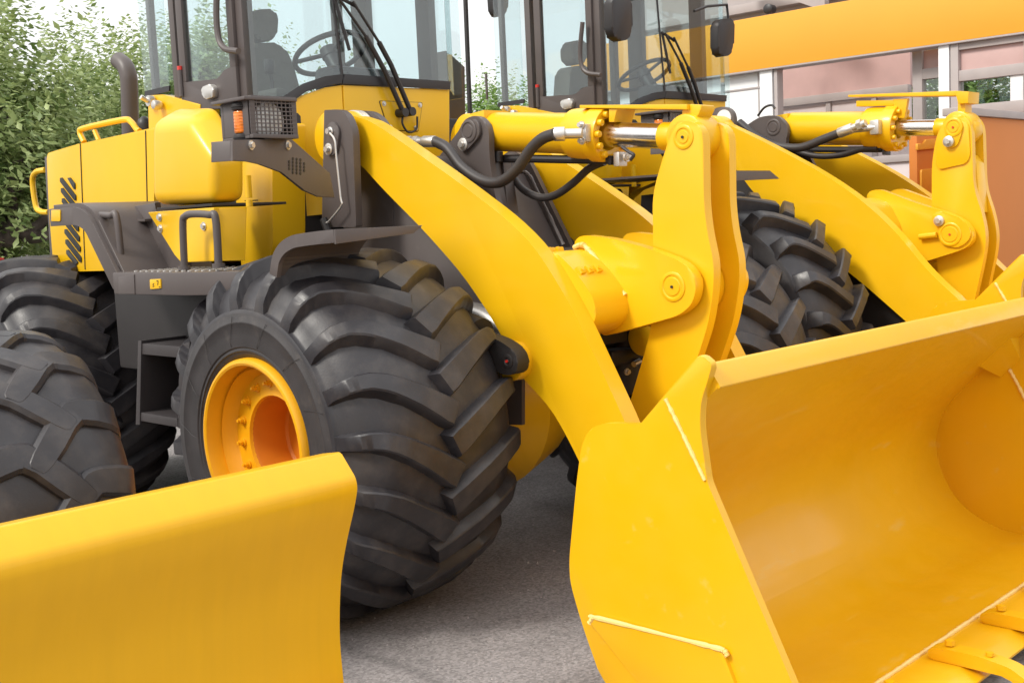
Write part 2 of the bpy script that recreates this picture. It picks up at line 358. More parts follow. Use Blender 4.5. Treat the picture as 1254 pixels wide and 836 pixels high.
ROCK = dict(name='lugged', ch=.008, W=.62, N=22, rs=.775, rr=.36,
    case=[(.05, .35), (.02, .38), (.0, .45), (-.02, .58), (-.015, .70), (-.004, .765), (.002, .780), (.012, .784), (.03, .80), (.07, .825), (.16, .842), (.31, .850)],
    top=[(0, .80), (.012, .83), (.025, .868), (.06, .892), (.14, .905), (.31, .912), (.5, .905)],
    path=[(.005, D(-9), .044), (.05, D(-8.4), .037), (.10, D(-6.8), .034), (.18, D(-3.4), .033), (.26, D(.2), .034), (.34, D(3.6), .036)])
BLOCK = dict(name='block', W=.64, N=16, rs=.50, rr=.28, ch=.014, flare=1.06,
    case=[(.05, .27), (.02, .30), (.0, .38), (-.012, .46), (-.006, .50), (.004, .525), (.02, .555), (.05, .605), (.09, .638), (.18, .655), (.32, .661)],
    top=[(0, .53), (.015, .565), (.04, .62), (.075, .655), (.13, .675), (.22, .688), (.32, .692), (.6, .688)],
    path=[(.010, D(-5), .058), (.05, D(-5.4), .058), (.12, D(-6.6), .057), (.18, D(-7.4), .055), (.215, D(-7.2), .054), (.26, D(-4.2), .053), (.32, D(1.4), .053), (.37, D(5.8), .050), (.395, D(8), .044), (.405, D(9), .032)])

def front_fender(P):
    prof = TX(2.7, [(330, 335), (333, 312), (342, 297), (356, 288), (380, 284), (408, 281)]); xe = P3(1, prof[-1][0], 516, 285)[0]
    prof = rnd(prof, .08, 4, False); 
    bm = new(); P2 = [Vector(p) for p in prof]; n = len(P2); lo = []
    for i in range(n):
        t = (P2[min(i+1, n-1)]-P2[max(i-1, 0)]).normalized(); nn = Vector((t[1], -t[0])); nn = nn if nn[1] < 0 or (abs(nn[1]) < .2 and nn[0] < 0) else -nn
        wdt = .05
        lo.append(P2[i]+nn*wdt)
    px(bm, [tuple(p) for p in P2+lo[::-1]], 2.70, 2.72, .004); 
    for i in range(n-1):
        a, b = P2[i], P2[i+1]
        prism_between(bm, [(2.72, a[0], a[1]), (2.72, b[0], b[1]), (2.72, b[0], b[1]-.012), (2.72, a[0], a[1]-.012)], [(xe, a[0], a[1]), (xe, b[0], b[1]), (xe, b[0], b[1]-.012), (xe, a[0], a[1]-.012)], 0)
    yf = prof[-1][0]; zf = prof[-1][1]; py(bm, [(2.70, zf-.055), (2.70, zf), (xe, zf), (xe-.05, zf-.03)], yf-.012, yf-.001, .003)
    P('front_fender', bm, GRY)
# ------------------------------------------------------------------ the rear body and cab of a loader (traced once, used by both machines)
def loader_body(root, near=True):
    P = lambda n, bm, m, **k: obj(n, bm, m, root, **k)
    # ---- chassis
    bm = new(); box(bm, (3.35, 4.95, .62), (4.9, 8.3, 1.5), .02); box(bm, (3.80, 3.55, 1.08), (4.46, 4.95, 1.55), .02)
    box(bm, (3.0, 4.6, 1.0), (3.4, 5.9, 1.5), .02); P('chassis', bm, GRD)
    bm = new(); cyl(bm, (3.3, 7.05, .80), (5.2, 7.05, .80), .13); P('axle', bm, YEL)
    bm = new(); cyl(bm, (3.3, 4.17, .8), (5.2, 4.17, .8), .14)
    lathe(bm, (3.62, 4.17, .8), (1, 0, 0), [(-.05, .16), (.05, .24), (.2, .36), (.45, .44), (.7, .36), (.85, .24), (.95, .16)], 32)
    P('axle', bm, YEL)
    # ---- engine hood
    yz = rnd(TX(3.2, [(57, 188), (90, 178), (190, 156), (187, 330), (66, 333), (60, 260)]), [.03, .02, .02, .01, .01, .01])
    A = [(3.2, y, z) for y, z in yz]; bm = new(); px(bm, yz, 3.2, 5.06, .05); h = P('hood', bm, YEL)
    # rounded shoulder panel seam lines
    for s in ([(98, 176), (104, 330)], [(178, 160), (180, 250)]):
        bm = new(); q = TX(3.197, s); tube(bm, [(3.199, *q[0]), (3.199, *q[1])], .004, 6); sub('seam', bm, GRD, h)
    for i in range(-1, 9):         # slanted air slots
        q = [(74+i*1.1, 218+i*12.6), (76+i*1.1, 217.5+i*12.6), (93+i*1.1, 239.5+i*12.6), (93+i*1.1, 245+i*12.6), (91.5+i*1.1, 245.5+i*12.6), (74+i*1.1, 222.5+i*12.6)]
        if i == -1: q = [(83, 218), (86, 217.5), (92, 225), (92, 231.5), (91, 232)]
        elif i == 7: q = q[:2]+[(88+i*1.1, 233+i*12.6), (85+i*1.1, 237+i*12.6)]+q[5:]
        elif i == 8: q = q[:2]+[(82+i*1.1, 224+i*12.6), (75+i*1.1, 224.5+i*12.6)]
        bm = new(); px(bm, rnd(TX(3.196, q), .003, 2), 3.192, 3.21, .0005); sub('air_slot', bm, LBL, h)
    bm = new(); yz = TX(3.2, [(50, 192), (58, 192), (68, 333), (58, 333)]); px(bm, yz, 3.22, 5.04, .01); P('rear_grille_frame', bm, GRY)
    bm = new(); q = TX(3.3, [(56, 208), (44, 211), (40, 222), (44, 252), (50, 259), (60, 260)]); tube(bm, [(3.3, *p) for p in q], .018, 10); P('rear_rail', bm, YEL)
    bm = new(); q = TX(3.45, [(103, 174), (98, 162), (104, 157), (150, 147), (160, 149), (168, 159), (171, 161)]); tube(bm, [(3.45, *p) for p in q], .018, 10)
    q2 = TX(3.45, [(116, 160), (121, 172)]); tube(bm, [(3.45, *p) for p in q2], .015, 10)
    box(bm, (3.42, q[0][0]-.05, q[0][1]-.03), (3.5, q[0][0]+.05, q[0][1]-.01)); P('hood_handrail', bm, YEL)
    bm = new(); q = TX(3.95, [(160, 172), (158.5, 110), (157, 92), (153, 81), (145, 74)]); tube(bm, [(3.95, *p) for p in q], .057, 20); P('exhaust_pipe', bm, GRY)
    # ---- upper cabinet beside the cab
    x0 = 2.9; yb, yf = P3(0, x0, 184, 200)[1], P3(0, x0, 262, 220)[1]; zb = P3(0, x0, 262, 248)[2]
    xi = P3(1, yf, 302, 190)[0]
    O = [(x0, *p) for p in TX(x0, [(184, 250), (262, 248), (262, 190), (231, 147), (184, 151)])]
    I = [(xi, yb, zb), (xi, *TX(xi, [(302, 247)])[0]), (xi, *TX(xi, [(302, 188)])[0]), (xi, *TX(xi, [(268, 129)])[0]), (xi, yb, TX(xi, [(200, 133)])[0][1])]
    bm = new(); prism_between(bm, O, I, .055, True); P('side_cabinet', bm, YEL)
    bm = new(); box(bm, (x0-.006, yb-.04, zb-.016), (3.3, yf+.02, zb-.004), .002); P('cabinet_base_seal', bm, GRD)
    for z in (.05, .12):
        pass
    q = P3(0, 3.0, 303, 215); bm = new(); cyl(bm, q, q+Vector((0, 0, -.1)), .016, 12); cyl(bm, q+Vector((0, 0, -.11)), q+Vector((0, 0, -.14)), .016, 12); P('hinge', bm, YEL)
    # ---- lower box with slanted end
    yz = rnd(TX(2.88, [(181, 260), (262, 254), (262, 320), (222, 321), (214, 312)]), .008, 2)
    inn = [(3.4, y, z) for y, z in yz]; o2 = [(2.88, y, z) for y, z in yz]
    bm = new(); px(bm, yz, 2.88, 2.98, .012)
    yzf = TX(2.88, [(262, 254), (262, 320)]); b0, b1 = (2.88, *yzf[0]), (2.88, *yzf[1])
    e0, e1 = P3(0, 3.02, 302, 253), P3(0, 3.0, 300, 319)
    prism_between(bm, [(2.885, yzf[0][0]+.01, yzf[0][1]), (2.885, yzf[1][0]+.01, yzf[1][1]), (e1.x, e1.y, e1.z), (e0.x, e0.y, e0.z)],
                  [(3.0, yzf[0][0]+.08, yzf[0][1]), (3.0, yzf[1][0]+.08, yzf[1][1]), (e1.x+.03, e1.y+.05, e1.z), (e0.x+.03, e0.y+.05, e0.z)], .006)
    lb = P('lower_tool_box', bm, YEL)
    for q in ((196, 266), (197, 280), (250, 277)):
        bm = new(); bolt(bm, P3(0, 2.88, *q), (-1, 0, 0), .013, .014); sub('bolt', bm, ZNC, lb)
    # ---- rear fender, panel and step platform
    prof = rnd(TX(2.72, [(60, 256), (93, 253), (108, 262), (146, 340)]), [.0, .12, .2, 0], 6, False)
    bm = new(); n = len(prof)
    P2 = [Vector(p) for p in prof]; lo = []
    for i in range(n):
        t = (P2[min(i+1, n-1)]-P2[max(i-1, 0)]).normalized(); lo.append(P2[i]+Vector((t[1], -t[0]))*(-.09 if t[0] < 0 else .09))
    cap = P2+lo[::-1]; px(bm, [tuple(p) for p in cap], 2.72, 2.745, .004)
    sheet(bm, [tuple(p) for p in prof], 2.745, 3.24, -.02); fd = P('rear_fender', bm, GRY)
    yz = rnd(TX(2.717, [(63, 257), (74, 257), (74, 271), (63, 271)]), .008, 3); bm = new(); px(bm, yz, 2.715, 2.722, .001); sub('reflector', bm, YEL, fd)
    bm = new(); q = TX(2.99, [(110, 262), (190, 248), (190, 256), (228, 318), (228, 345), (140, 345)]); px(bm, q, 2.99, 3.02, .004)
    q = TX(2.98, [(125, 271), (184, 268), (184, 271), (125, 274)]); px(bm, q, 2.95, 3.0, .002); P('inner_fender_panel', bm, GRY)
    zt, zl = 1.535, 1.43
    pl = [(2.70, 5.30), (2.70, 4.66), (2.80, 4.30), (3.15, 4.30), (3.15, 5.30)]
    bm = new(); pz(bm, pl, zl, zt, .008)
    q = TX(2.70, [(146, 339), (165, 336), (166, 360), (146, 360)]); px(bm, q, 2.695, 2.72, .003)
    st = P('step_platform', bm, GRY)
    bm = new(); rr_ = random.Random(3)
    for i in range(26):
        for k in range(8):
            x, y = 2.74+k*.042+(i % 2)*.02, 4.5+i*.027
            if x < 2.70+(4.66-y)*.28+.03: continue
            cyl(bm, (x, y, zt-.001), (x, y, zt+.006), .009, 6)
    sub('tread_stud', bm, ZNC, st, kind='stuff')
    q = TX(2.697, [(184, 342), (197, 341.5), (197.5, 353), (184.5, 354)]); bm = new(); px(bm, rnd(q, .006, 2), 2.694, 2.701, .0005); sk = sub('sticker', bm, YEL, st)
    bm = new()
    for s in ([(187, 351), (188.6, 350), (187, 348.5), (188.5, 347)], [(193, 349), (193.6, 344)], [(191.5, 344), (193.6, 343.7)], [(194.5, 351.6), (196, 351.4)]):
        g = TX(2.693, s); tube(bm, [(2.6935, *p) for p in g], .0022, 5, spline=False)
    sub('sticker_marking', bm, LBL, st)
    for (pts, X) in (([(226, 331), (224, 275), (227, 265), (236, 262), (256, 263), (264, 268), (268, 328)], 2.78),):
        bm = new(); tube(bm, [(X, *p) for p in TX(X, pts)], .017, 12)
        for e in (pts[0], pts[-1]):
            c = P3(0, X, *e); cyl(bm, c, c+Vector((0, 0, .02)), .028, 16)
        P('grab_rail', bm, GRY)
    bm = new(); pts = [(110, 270), (108, 265), (113, 263.5), (135, 264), (143, 267), (150, 333)]; tube(bm, [(2.78, *p) for p in TX(2.78, pts)], .017, 12); P('grab_rail', bm, GRY)
    # ---- ladder
    ld = P('ladder', (lambda b_: (box(b_, (3.02, 4.85, 1.0), (3.05, 5.25, 1.2), .003), b_)[1])(new()), LAD)
    for e in ([(169, 417), (173, 417), (171, 520), (166, 520)], [(222, 422), (232, 418), (231, 470), (222, 525), (218, 524), (219, 465)]): bm = new(); px(bm, TX(2.76, e), 2.76, 3.05, .003); sub('ladder_rail', bm, LAD, ld)
    for (a, b) in (((172, 420), (222, 438)), ((170, 504), (219, 523))):
        q0, q1 = P3(0, 2.77, *a), P3(0, 2.77, *b); bm = new(); box(bm, (2.765, q0[1], q0[2]), (3.0, q1[1]-.0, q1[2]), .004); sub('ladder_step', bm, LAD, ld)
    bm = new(); box(bm, (3.06, 4.75, .72), (3.1, 5.4, 1.45), .004); sub('kick_plate', bm, GRD, ld)
    # ---- cab base side panel
    yz = TX(3.40, [(285, 195), (318, 150), (334, 150), (334, 300), (327, 335), (296, 335)])
    bm = new(); px(bm, rnd(yz, .02, 3), 3.40, 3.6, .006); cb_ = P('cab_base_panel', bm, YEL)
    for sm_ in ([(300, 246), (372, 243)], [(372, 243), (373, 262)]):
        bm = new(); tube(bm, [p-Vector((.004, .004, 0)) for p in TV((3.40, 5.08), (3.87, 4.90), sm_)], .003, 6); sub('seam', bm, GRD, cb_)
    bm = new(); bolt(bm, TV((3.40, 5.08), (3.87, 4.905), [(363, 251)])[0], (-.3, -.95, 0), .014, .016); sub('bolt', bm, ZNC, cb_)
    # ---- front fender over the wheel
    if near: front_fender(P)
    # ---- cab shell: floor, roof, posts
    FR, QF, SD, LS = 4.92, (3.87, 4.92), (3.42, 5.08), 4.82       # front glass, quarter joint, side, left side
    bm = new(); box(bm, (3.45, 5.0, 1.55), (4.8, 6.15, 2.30), .02); P('cab_floor', bm, GRD)
    bm = new(); pz(bm, rnd([(3.36, 6.25), (3.36, 5.02), (3.82, 4.82), (4.5, 4.82), (4.9, 5.0), (4.9, 6.25)], .1), 3.42, 3.60, .04); P('cab_roof', bm, YEL)
    posts = []
    def post(x, y, wx, wy, z0=2.3, z1=3.45, m=GRY, n='cab_post'):
        bm = new(); box(bm, (x-wx, y-wy, z0), (x+wx, y+wy, z1), .012); return P(n, bm, m)
    yS = lambda a, X=3.4: P3(0, X, a, 60)[1]
    post(3.44, yS(211), .035, .028); post(3.44, yS(293), .035, .035); 
    post(4.80, P3(0, 4.8, 444, 40)[1], .03, .075); post(4.80, P3(0, 4.8, 522, 40)[1], .03, .06)
    post(4.78, 6.1, .03, .03); post(3.46, 6.1, .02, .02)
    # door with window, handle, grab bar
    yz = TX(3.4, [(219, 115), (222, 0), (292, 0), (292, 128), (245, 127)]); top = [(y, z) for y, z in yz]
    zt = 3.40
    ya, yb2 = yS(221), yS(290)
    fr_o = [(ya, 2.40), (ya, zt), (yb2, zt), (yb2, 2.36)]
    win = rnd(TX(3.4, [(229, 101), (270, 97), (277, 86), (287, 82)]), [.02, .05, .05, .02], 4)
    wtop = zt-.06; w_in = [(win[0][0], wtop)]+win+[(win[-1][0], wtop)]
    bm = new()
    # frame = lower panel + rails
    low = [(ya, 2.37)]+[(ya, win[0][1])]+win+[(yb2, win[-1][1]), (yb2, 2.33)]
    px(bm, low, 3.385, 3.425, .004)
    box(bm, (3.385, win[0][0], win[0][1]), (3.425, ya, zt), .004); box(bm, (3.385, yb2, win[-1][1]), (3.425, win[-1][0], zt), .004); box(bm, (3.385, win[-1][0], wtop), (3.425, win[0][0], zt), .004)
    dr = P('cab_door', bm, GRY)
    bm = new(); px(bm, [(y, z) for y, z in w_in], 3.402, 3.408, 0); sub('door_window', bm, GLS, dr)
    bm = new(); yz = rnd(TX(3.37, [(250, 107), (260, 103), (264, 108), (263, 120), (254, 122), (249, 114)]), .01, 3); px(bm, yz, 3.355, 3.39, .008); dh = sub('door_handle', bm, ZNC, dr)
    bm = new(); pts = [(266, -25), (265, 20), (268, 48), (276, 60), (292, 63)]; tube(bm, [(3.34, *p) for p in TX(3.34, pts)], .016, 10); sub('door_grab_bar', bm, GRY, dr)
    bm = new(); c = P3(0, 3.38, 220.5, 86); cyl(bm, c, c+Vector((0, 0, -.14)), .014, 10); sub('door_hinge', bm, GRY, dr); bm = new(); cyl(bm, c, c+Vector((0, 0, .02)), .015, 10); sub('hinge_cap', bm, RED, dr)
    # rear side window and rear / left panes
    yz = TX(3.405, [(178, 118), (208, 111)]); bm = new(); px(bm, [(yz[0][0], yz[0][1]), (yz[0][0], 3.4), (yz[1][0], 3.4), (yz[1][0], yz[1][1])], 3.402, 3.408, 0); P('side_window', bm, GLS)
    bm = new(); px(bm, rnd(TX(3.40, [(178, 119), (208, 112), (208, 105), (178, 112)]), .004, 2), 3.395, 3.405, 0); P('window_seal', bm, BLK)
    bm = new(); box(bm, (3.5, 6.12, 2.42), (4.75, 6.126, 3.4), 0); P('rear_window', bm, GLS)
    bm = new(); box(bm, (4.81, 5.0, 2.42), (4.816, 6.08, 3.4), 0); P('side_window', bm, GLS)
    # front glass: quarter pane and windscreen
    curve = [(322, 175), (340, 142), (352, 127), (375, 112), (400, 105), (418, 103)]
    q = TV(SD, QF, curve); q = [p for p in q]
    ztop = 3.42
    qq = [Vector((SD[0], SD[1], ztop)), Vector((SD[0], SD[1], q[0].z-.02))]+q[0:]+[Vector((QF[0], QF[1], ztop))]
    nq = Vector((QF[1]-SD[1], SD[0]-QF[0], 0)).normalized()
    if nq.y > 0: nq = -nq
    bm = new(); extrude(bm, qq, -nq*.006); P('quarter_window', bm, GLS)
    wz = TY(FR, [(420, 103), (549, 107)])
    bm = new(); xl = wz[1][0]; py(bm, [(QF[0]+.004, wz[0][1]), (xl, wz[1][1]), (xl-.01, ztop), (QF[0]+.004, ztop)], FR, FR+.006, 0); P('windscreen', bm, GLS)
    bm = new(); extrude(bm, [(xl+.006, FR, wz[1][1]), (LS, 5.08, wz[1][1]-.02), (LS, 5.08, ztop), (xl+.003, FR, ztop)], (0, .006, 0)); P('quarter_window', bm, GLS)
    bm = new(); a = P3(1, FR, 389, 0); b = P3(1, FR, 420, 103); tube(bm, [Vector((QF[0], FR-.003, b.z)), Vector((QF[0]-.06, FR+.02, ztop))], .007, 8); P('windscreen_joint', bm, BLK)
    # black seal band along the foot of the glass
    seal_o = TV(SD, QF, [(322, 175), (340, 142), (352, 127), (375, 112), (400, 105), (418, 103)])
    seal_i = TV(SD, QF, [(316, 163), (333, 138), (346, 119), (370, 103), (397, 94), (419, 91)])
    bm = new(); extrude(bm, seal_o+seal_i[::-1], nq*.012, .002); P('windscreen_seal', bm, BLK)
    s = TY(FR-.004, [(419, 103), (550, 110), (551, 100), (421, 91)]); bm = new(); py(bm, s, FR-.012, FR-.002, .001); P('windscreen_seal', bm, BLK)
    # yellow cowl
    c1 = TV(SD, QF, [(318, 182), (337, 148), (349, 131), (372, 116), (398, 107), (419, 104), (428, 262), (372, 262), (352, 281), (338, 300), (328, 335), (322, 335)]); bm = new(); extrude(bm, c1, -nq*.06, .012)
    c2 = TY(FR, [(420, 104), (551, 109.5), (551, 200), (548, 208), (545, 260), (428, 264)]); py(bm, c2, FR, FR+.10, .012); cw = P('front_cowl', bm, YEL)
    c = TY(FR-.003, [(465, 124), (517, 126), (512, 161), (476, 159)]); bm = new(); py(bm, rnd(c, .012, 3), FR-.006, FR+.01, .003); ap = sub('access_panel', bm, YEL, cw)
    cc_ = Vector((sum(p[0] for p in c)/4, sum(p[1] for p in c)/4)); bm = new(); py(bm, rnd([tuple(cc_+(Vector(p)-cc_)*1.035) for p in c], .012, 3), FR-.002, FR+.01, .0005); sub('panel_seam', bm, GRD, cw)
    bm = new()
    for q in ((470, 127), (514, 129), (509, 157), (478, 156)): bolt(bm, P3(1, FR-.006, *q), (0, -1, 0), .009, .01)
    sub('panel_bolt', bm, ZNC, cw)
    # wipers
    for k, (pts, bl) in enumerate((([(494, 138), (470, 85), (448, 45), (412, -6)], [(408, -8), (428, 62)]), ([(503, 137), (479, 80), (464, 52), (432, 2)], [(412, -5), (436, 8)]))):
        Yw = FR-.05; bm = new(); tube(bm, [(p[0], Yw, p[1]) for p in TY(Yw, pts[:3])], .014, 8, spline=False); tube(bm, [(p[0], Yw, p[1]) for p in TY(Yw, pts[2:])], .008, 8)
        c = P3(1, Yw, *pts[0]); cyl(bm, c+Vector((0, -.02, 0)), c+Vector((0, .06, 0)), .024, 14)
        bq = TY(FR-.025, bl); tube(bm, [(p[0], FR-.025, p[1]) for p in bq], .010, 6); P('wiper', bm, BLK)
    bm = new(); pts = [(493, 143), (493, 152), (500, 162), (510, 158), (511, 143)]; tube(bm, [(p[0], FR-.03, p[1]) for p in TY(FR-.03, pts)], .006, 8); P('washer_hose', bm, BLK)
    # seat
    bm = new(); Yq = 5.85
    hd = rnd(TY(Yq, [(309, 12), (336, 11), (341, 22), (339, 50), (314, 50), (308, 35)]), .05); py(bm, hd, Yq, Yq+.12, .04)
    bk = rnd(TY(Yq, [(306, 53), (346, 52), (358, 75), (376, 140), (300, 140)]), .06); py(bm, bk, Yq, Yq+.16, .05)
    box(bm, (3.85, 5.3, 2.1), (4.4, 5.9, 2.28), .05); st = P('driver_seat', bm, SEA)
    bm = new(); box(bm, (3.75, 5.35, 2.42), (3.83, 5.8, 2.47), .02); sub('armrest', bm, SEA, st)
    # steering wheel and column
    c = P3(1, 5.22, 404, 66); ax = Vector((0, .45, .9)).normalized(); u = Vector((1, 0, 0)); v = ax.cross(u)
    bm = new(); ring = [c+(u*math.cos(t)+v*math.sin(t))*.20 for t in [2*math.pi*k/36 for k in range(37)]]; tube(bm, ring, .015, 8, spline=False, cap=False)
    for t in (.5, 2.6, 4.7): tube(bm, [c, c+(u*math.cos(t)+v*math.sin(t))*.19], .012, 8)
    cyl(bm, c-ax*.02, c+ax*.03, .05, 18); P('steering_wheel', bm, BLK)
    bm = new(); tube(bm, [c-ax*.02, c-ax*.5+Vector((0, -.1, 0))], .045, 12); box(bm, (c.x-.16, 5.0, 2.3), (c.x+.30, 5.18, 2.56), .05); P('steering_column', bm, BLK)
    bm = new(); q = TY(5.6, [(330, 84), (334, 110), (330, 140)]); tube(bm, [(p[0], 5.6, p[1]) for p in q], .012, 8); cyl(bm, (q[0][0], 5.6, q[0][1]-.03), (q[0][0], 5.6, q[0][1]+.05), .03, 14, .01); P('control_lever', bm, BLK)
    # yellow corner below the rear side window with latch
    bm = new(); yz = TX(3.38, [(181, 117), (199, 116), (245, 128), (245, 150), (182, 165)]); px(bm, yz, 3.38, 3.5, .006); cc = P('cab_corner_panel', bm, YEL)
    bm = new(); c = P3(0, 3.37, 187, 124); cyl(bm, c, c+Vector((-.03, 0, 0)), .03, 14); cyl(bm, c+Vector((-.03, 0, 0)), c+Vector((-.07, 0, .02)), .014, 10)
    c = P3(0, 3.37, 197, 129); cyl(bm, c, c+Vector((-.05, 0, 0)), .026, 14, .008); sub('latch', bm, ZNC, cc)
    bm = new(); c = P3(0, 3.5, 177, 153); lathe(bm, c, (0, 0, 1), [(-.05, .035), (0, .045), (.03, .035), (.05, .01)], 16); P('filler_cap', bm, BLK)
    # ---- head lamp bracket, lamp, guard, indicator
    LB = ((2.83, 4.06), (3.53, 4.36)); nb = Vector((LB[1][1]-LB[0][1], -(LB[1][0]-LB[0][0]), 0)).normalized()
    face = [(285, 172), (303, 171), (358, 171), (404, 212), (410, 242), (390, 241), (372, 233), (345, 210), (318, 201), (304, 198), (285, 197)]
    f3 = TV(*LB, face); bm = new(); extrude(bm, f3, -nb*.012, .003)
    t0_, t1_ = f3[0], f3[2]; extrude(bm, [f3[0]-nb*.012, f3[2]-nb*.012, f3[2]-nb*.2, f3[0]-nb*.10], (0, 0, -.012), .003)
    extrude(bm, [f3[2]-nb*.012, f3[3]-nb*.012, f3[3]-nb*.16, f3[2]-nb*.2], (0, 0, -.012), .003)
    extrude(bm, [f3[0]-nb*.012, f3[0]-nb*.10, f3[10]-nb*.10, f3[10]-nb*.012], (.012, 0, 0), .003); br = P('lamp_bracket', bm, GRY)
    bm = new()
    for i in range(5):
        for k in range(5):
            if (i in (0, 4)) and (k in (0, 4)): continue
            c = TV(*LB, [(354+i*4.6, 194+k*4.2+i*.6)])[0]+nb*.002; cyl(bm, c, c-nb*.003, .007, 8)
    sub('drain_hole', bm, LBL, br, kind='stuff')
    for q in ((307, 178), (352, 178)):
        bm = new(); bolt(bm, TV(*LB, [q])[0], nb, .013, .014); sub('bolt', bm, ZNC, br)
    # lamp box: front faces forward (-Y)
    g = TY(4.02, [(304, 117), (360, 117), (363, 167), (307, 169)]); xa, xb = g[0][0], g[1][0]; z0, z1 = g[3][1], g[0][1]
    bm = new(); dpt = .20
    box(bm, (xa, 4.03, z1-.012), (xb, 4.03+dpt, z1), .003); box(bm, (xa, 4.03, z0), (xb, 4.03+dpt, z0+.012), .003)
    box(bm, (xa, 4.03+dpt-.02, z0+.012), (xb, 4.03+dpt, z1-.012), .003); box(bm, (xb-.012, 4.03, z0+.012), (xb, 4.03+dpt-.02, z1-.012), .003)
    box(bm, (xa, 4.03, z0+.012), (xa+.010, 4.03+dpt-.02, z1-.012), .003); lh = P('lamp_housing', bm, GRY)
    bm = new(); nx_, nz_ = 11, 10; e = .012
    box(bm, (xa, 4.005, z0), (xb, 4.028, z0+.016), .002); box(bm, (xa, 4.005, z1-.016), (xb, 4.028, z1), .002)
    for i in range(nx_):
        x = xa+.01+(xb-xa-.02)*i/(nx_-1); t = .012 if i in (0, nx_-1) else .0023; box(bm, (x-t, 4.012, z0+.016), (x+t, 4.016, z1-.016), 0)
    for k in range(1, nz_-1):
        z = z0+.01+(z1-z0-.02)*k/(nz_-1); box(bm, (xa, 4.0105, z-.0023), (xb, 4.0155, z+.0023), 0)
    sub('lamp_guard_grid', bm, GRY, lh)
    bm = new(); c = Vector(((xa+xb)/2, 4.062, (z0+z1)/2-.01)); lathe(bm, c, (0, -1, 0), [(-.07, .03), (-.03, .06), (0, .078), (.012, .074), (.022, .05), (.027, .02), (.028, .001)], 28); sub('headlight', bm, LEN, lh)
    # indicator outboard of the lamp box
    c = P3(1, 4.10, 297, 150); bm = new(); cyl(bm, (c.x, 4.10, c.z-.045), (c.x, 4.10, c.z+.045), .035, 20, .008)
    for k in range(-3, 4): lathe(bm, (c.x, 4.10, c.z+k*.012-.002), (0, 0, 1), [(0, .034), (.002, .0365), (.005, .034)], 20)
    ti = P('turn_signal', bm, AMB)
    for z_, h_ in ((.047, .03), (-.077, .03)):
        bm = new(); cyl(bm, (c.x, 4.10, c.z+z_), (c.x, 4.10, c.z+z_+h_), .04, 20, .006); lathe(bm, (c.x, 4.10, c.z+z_+h_*.5-.004), (0, 0, 1), [(0, .04), (.002, .043), (.006, .043), (.008, .04)], 20); sub('signal_cap', bm, GRD, ti)
    bm = new(); box(bm, (c.x-.05, 4.0, c.z+.080), (xb, 4.25, c.z+.094), .004); sub('signal_hood', bm, GRY, ti)

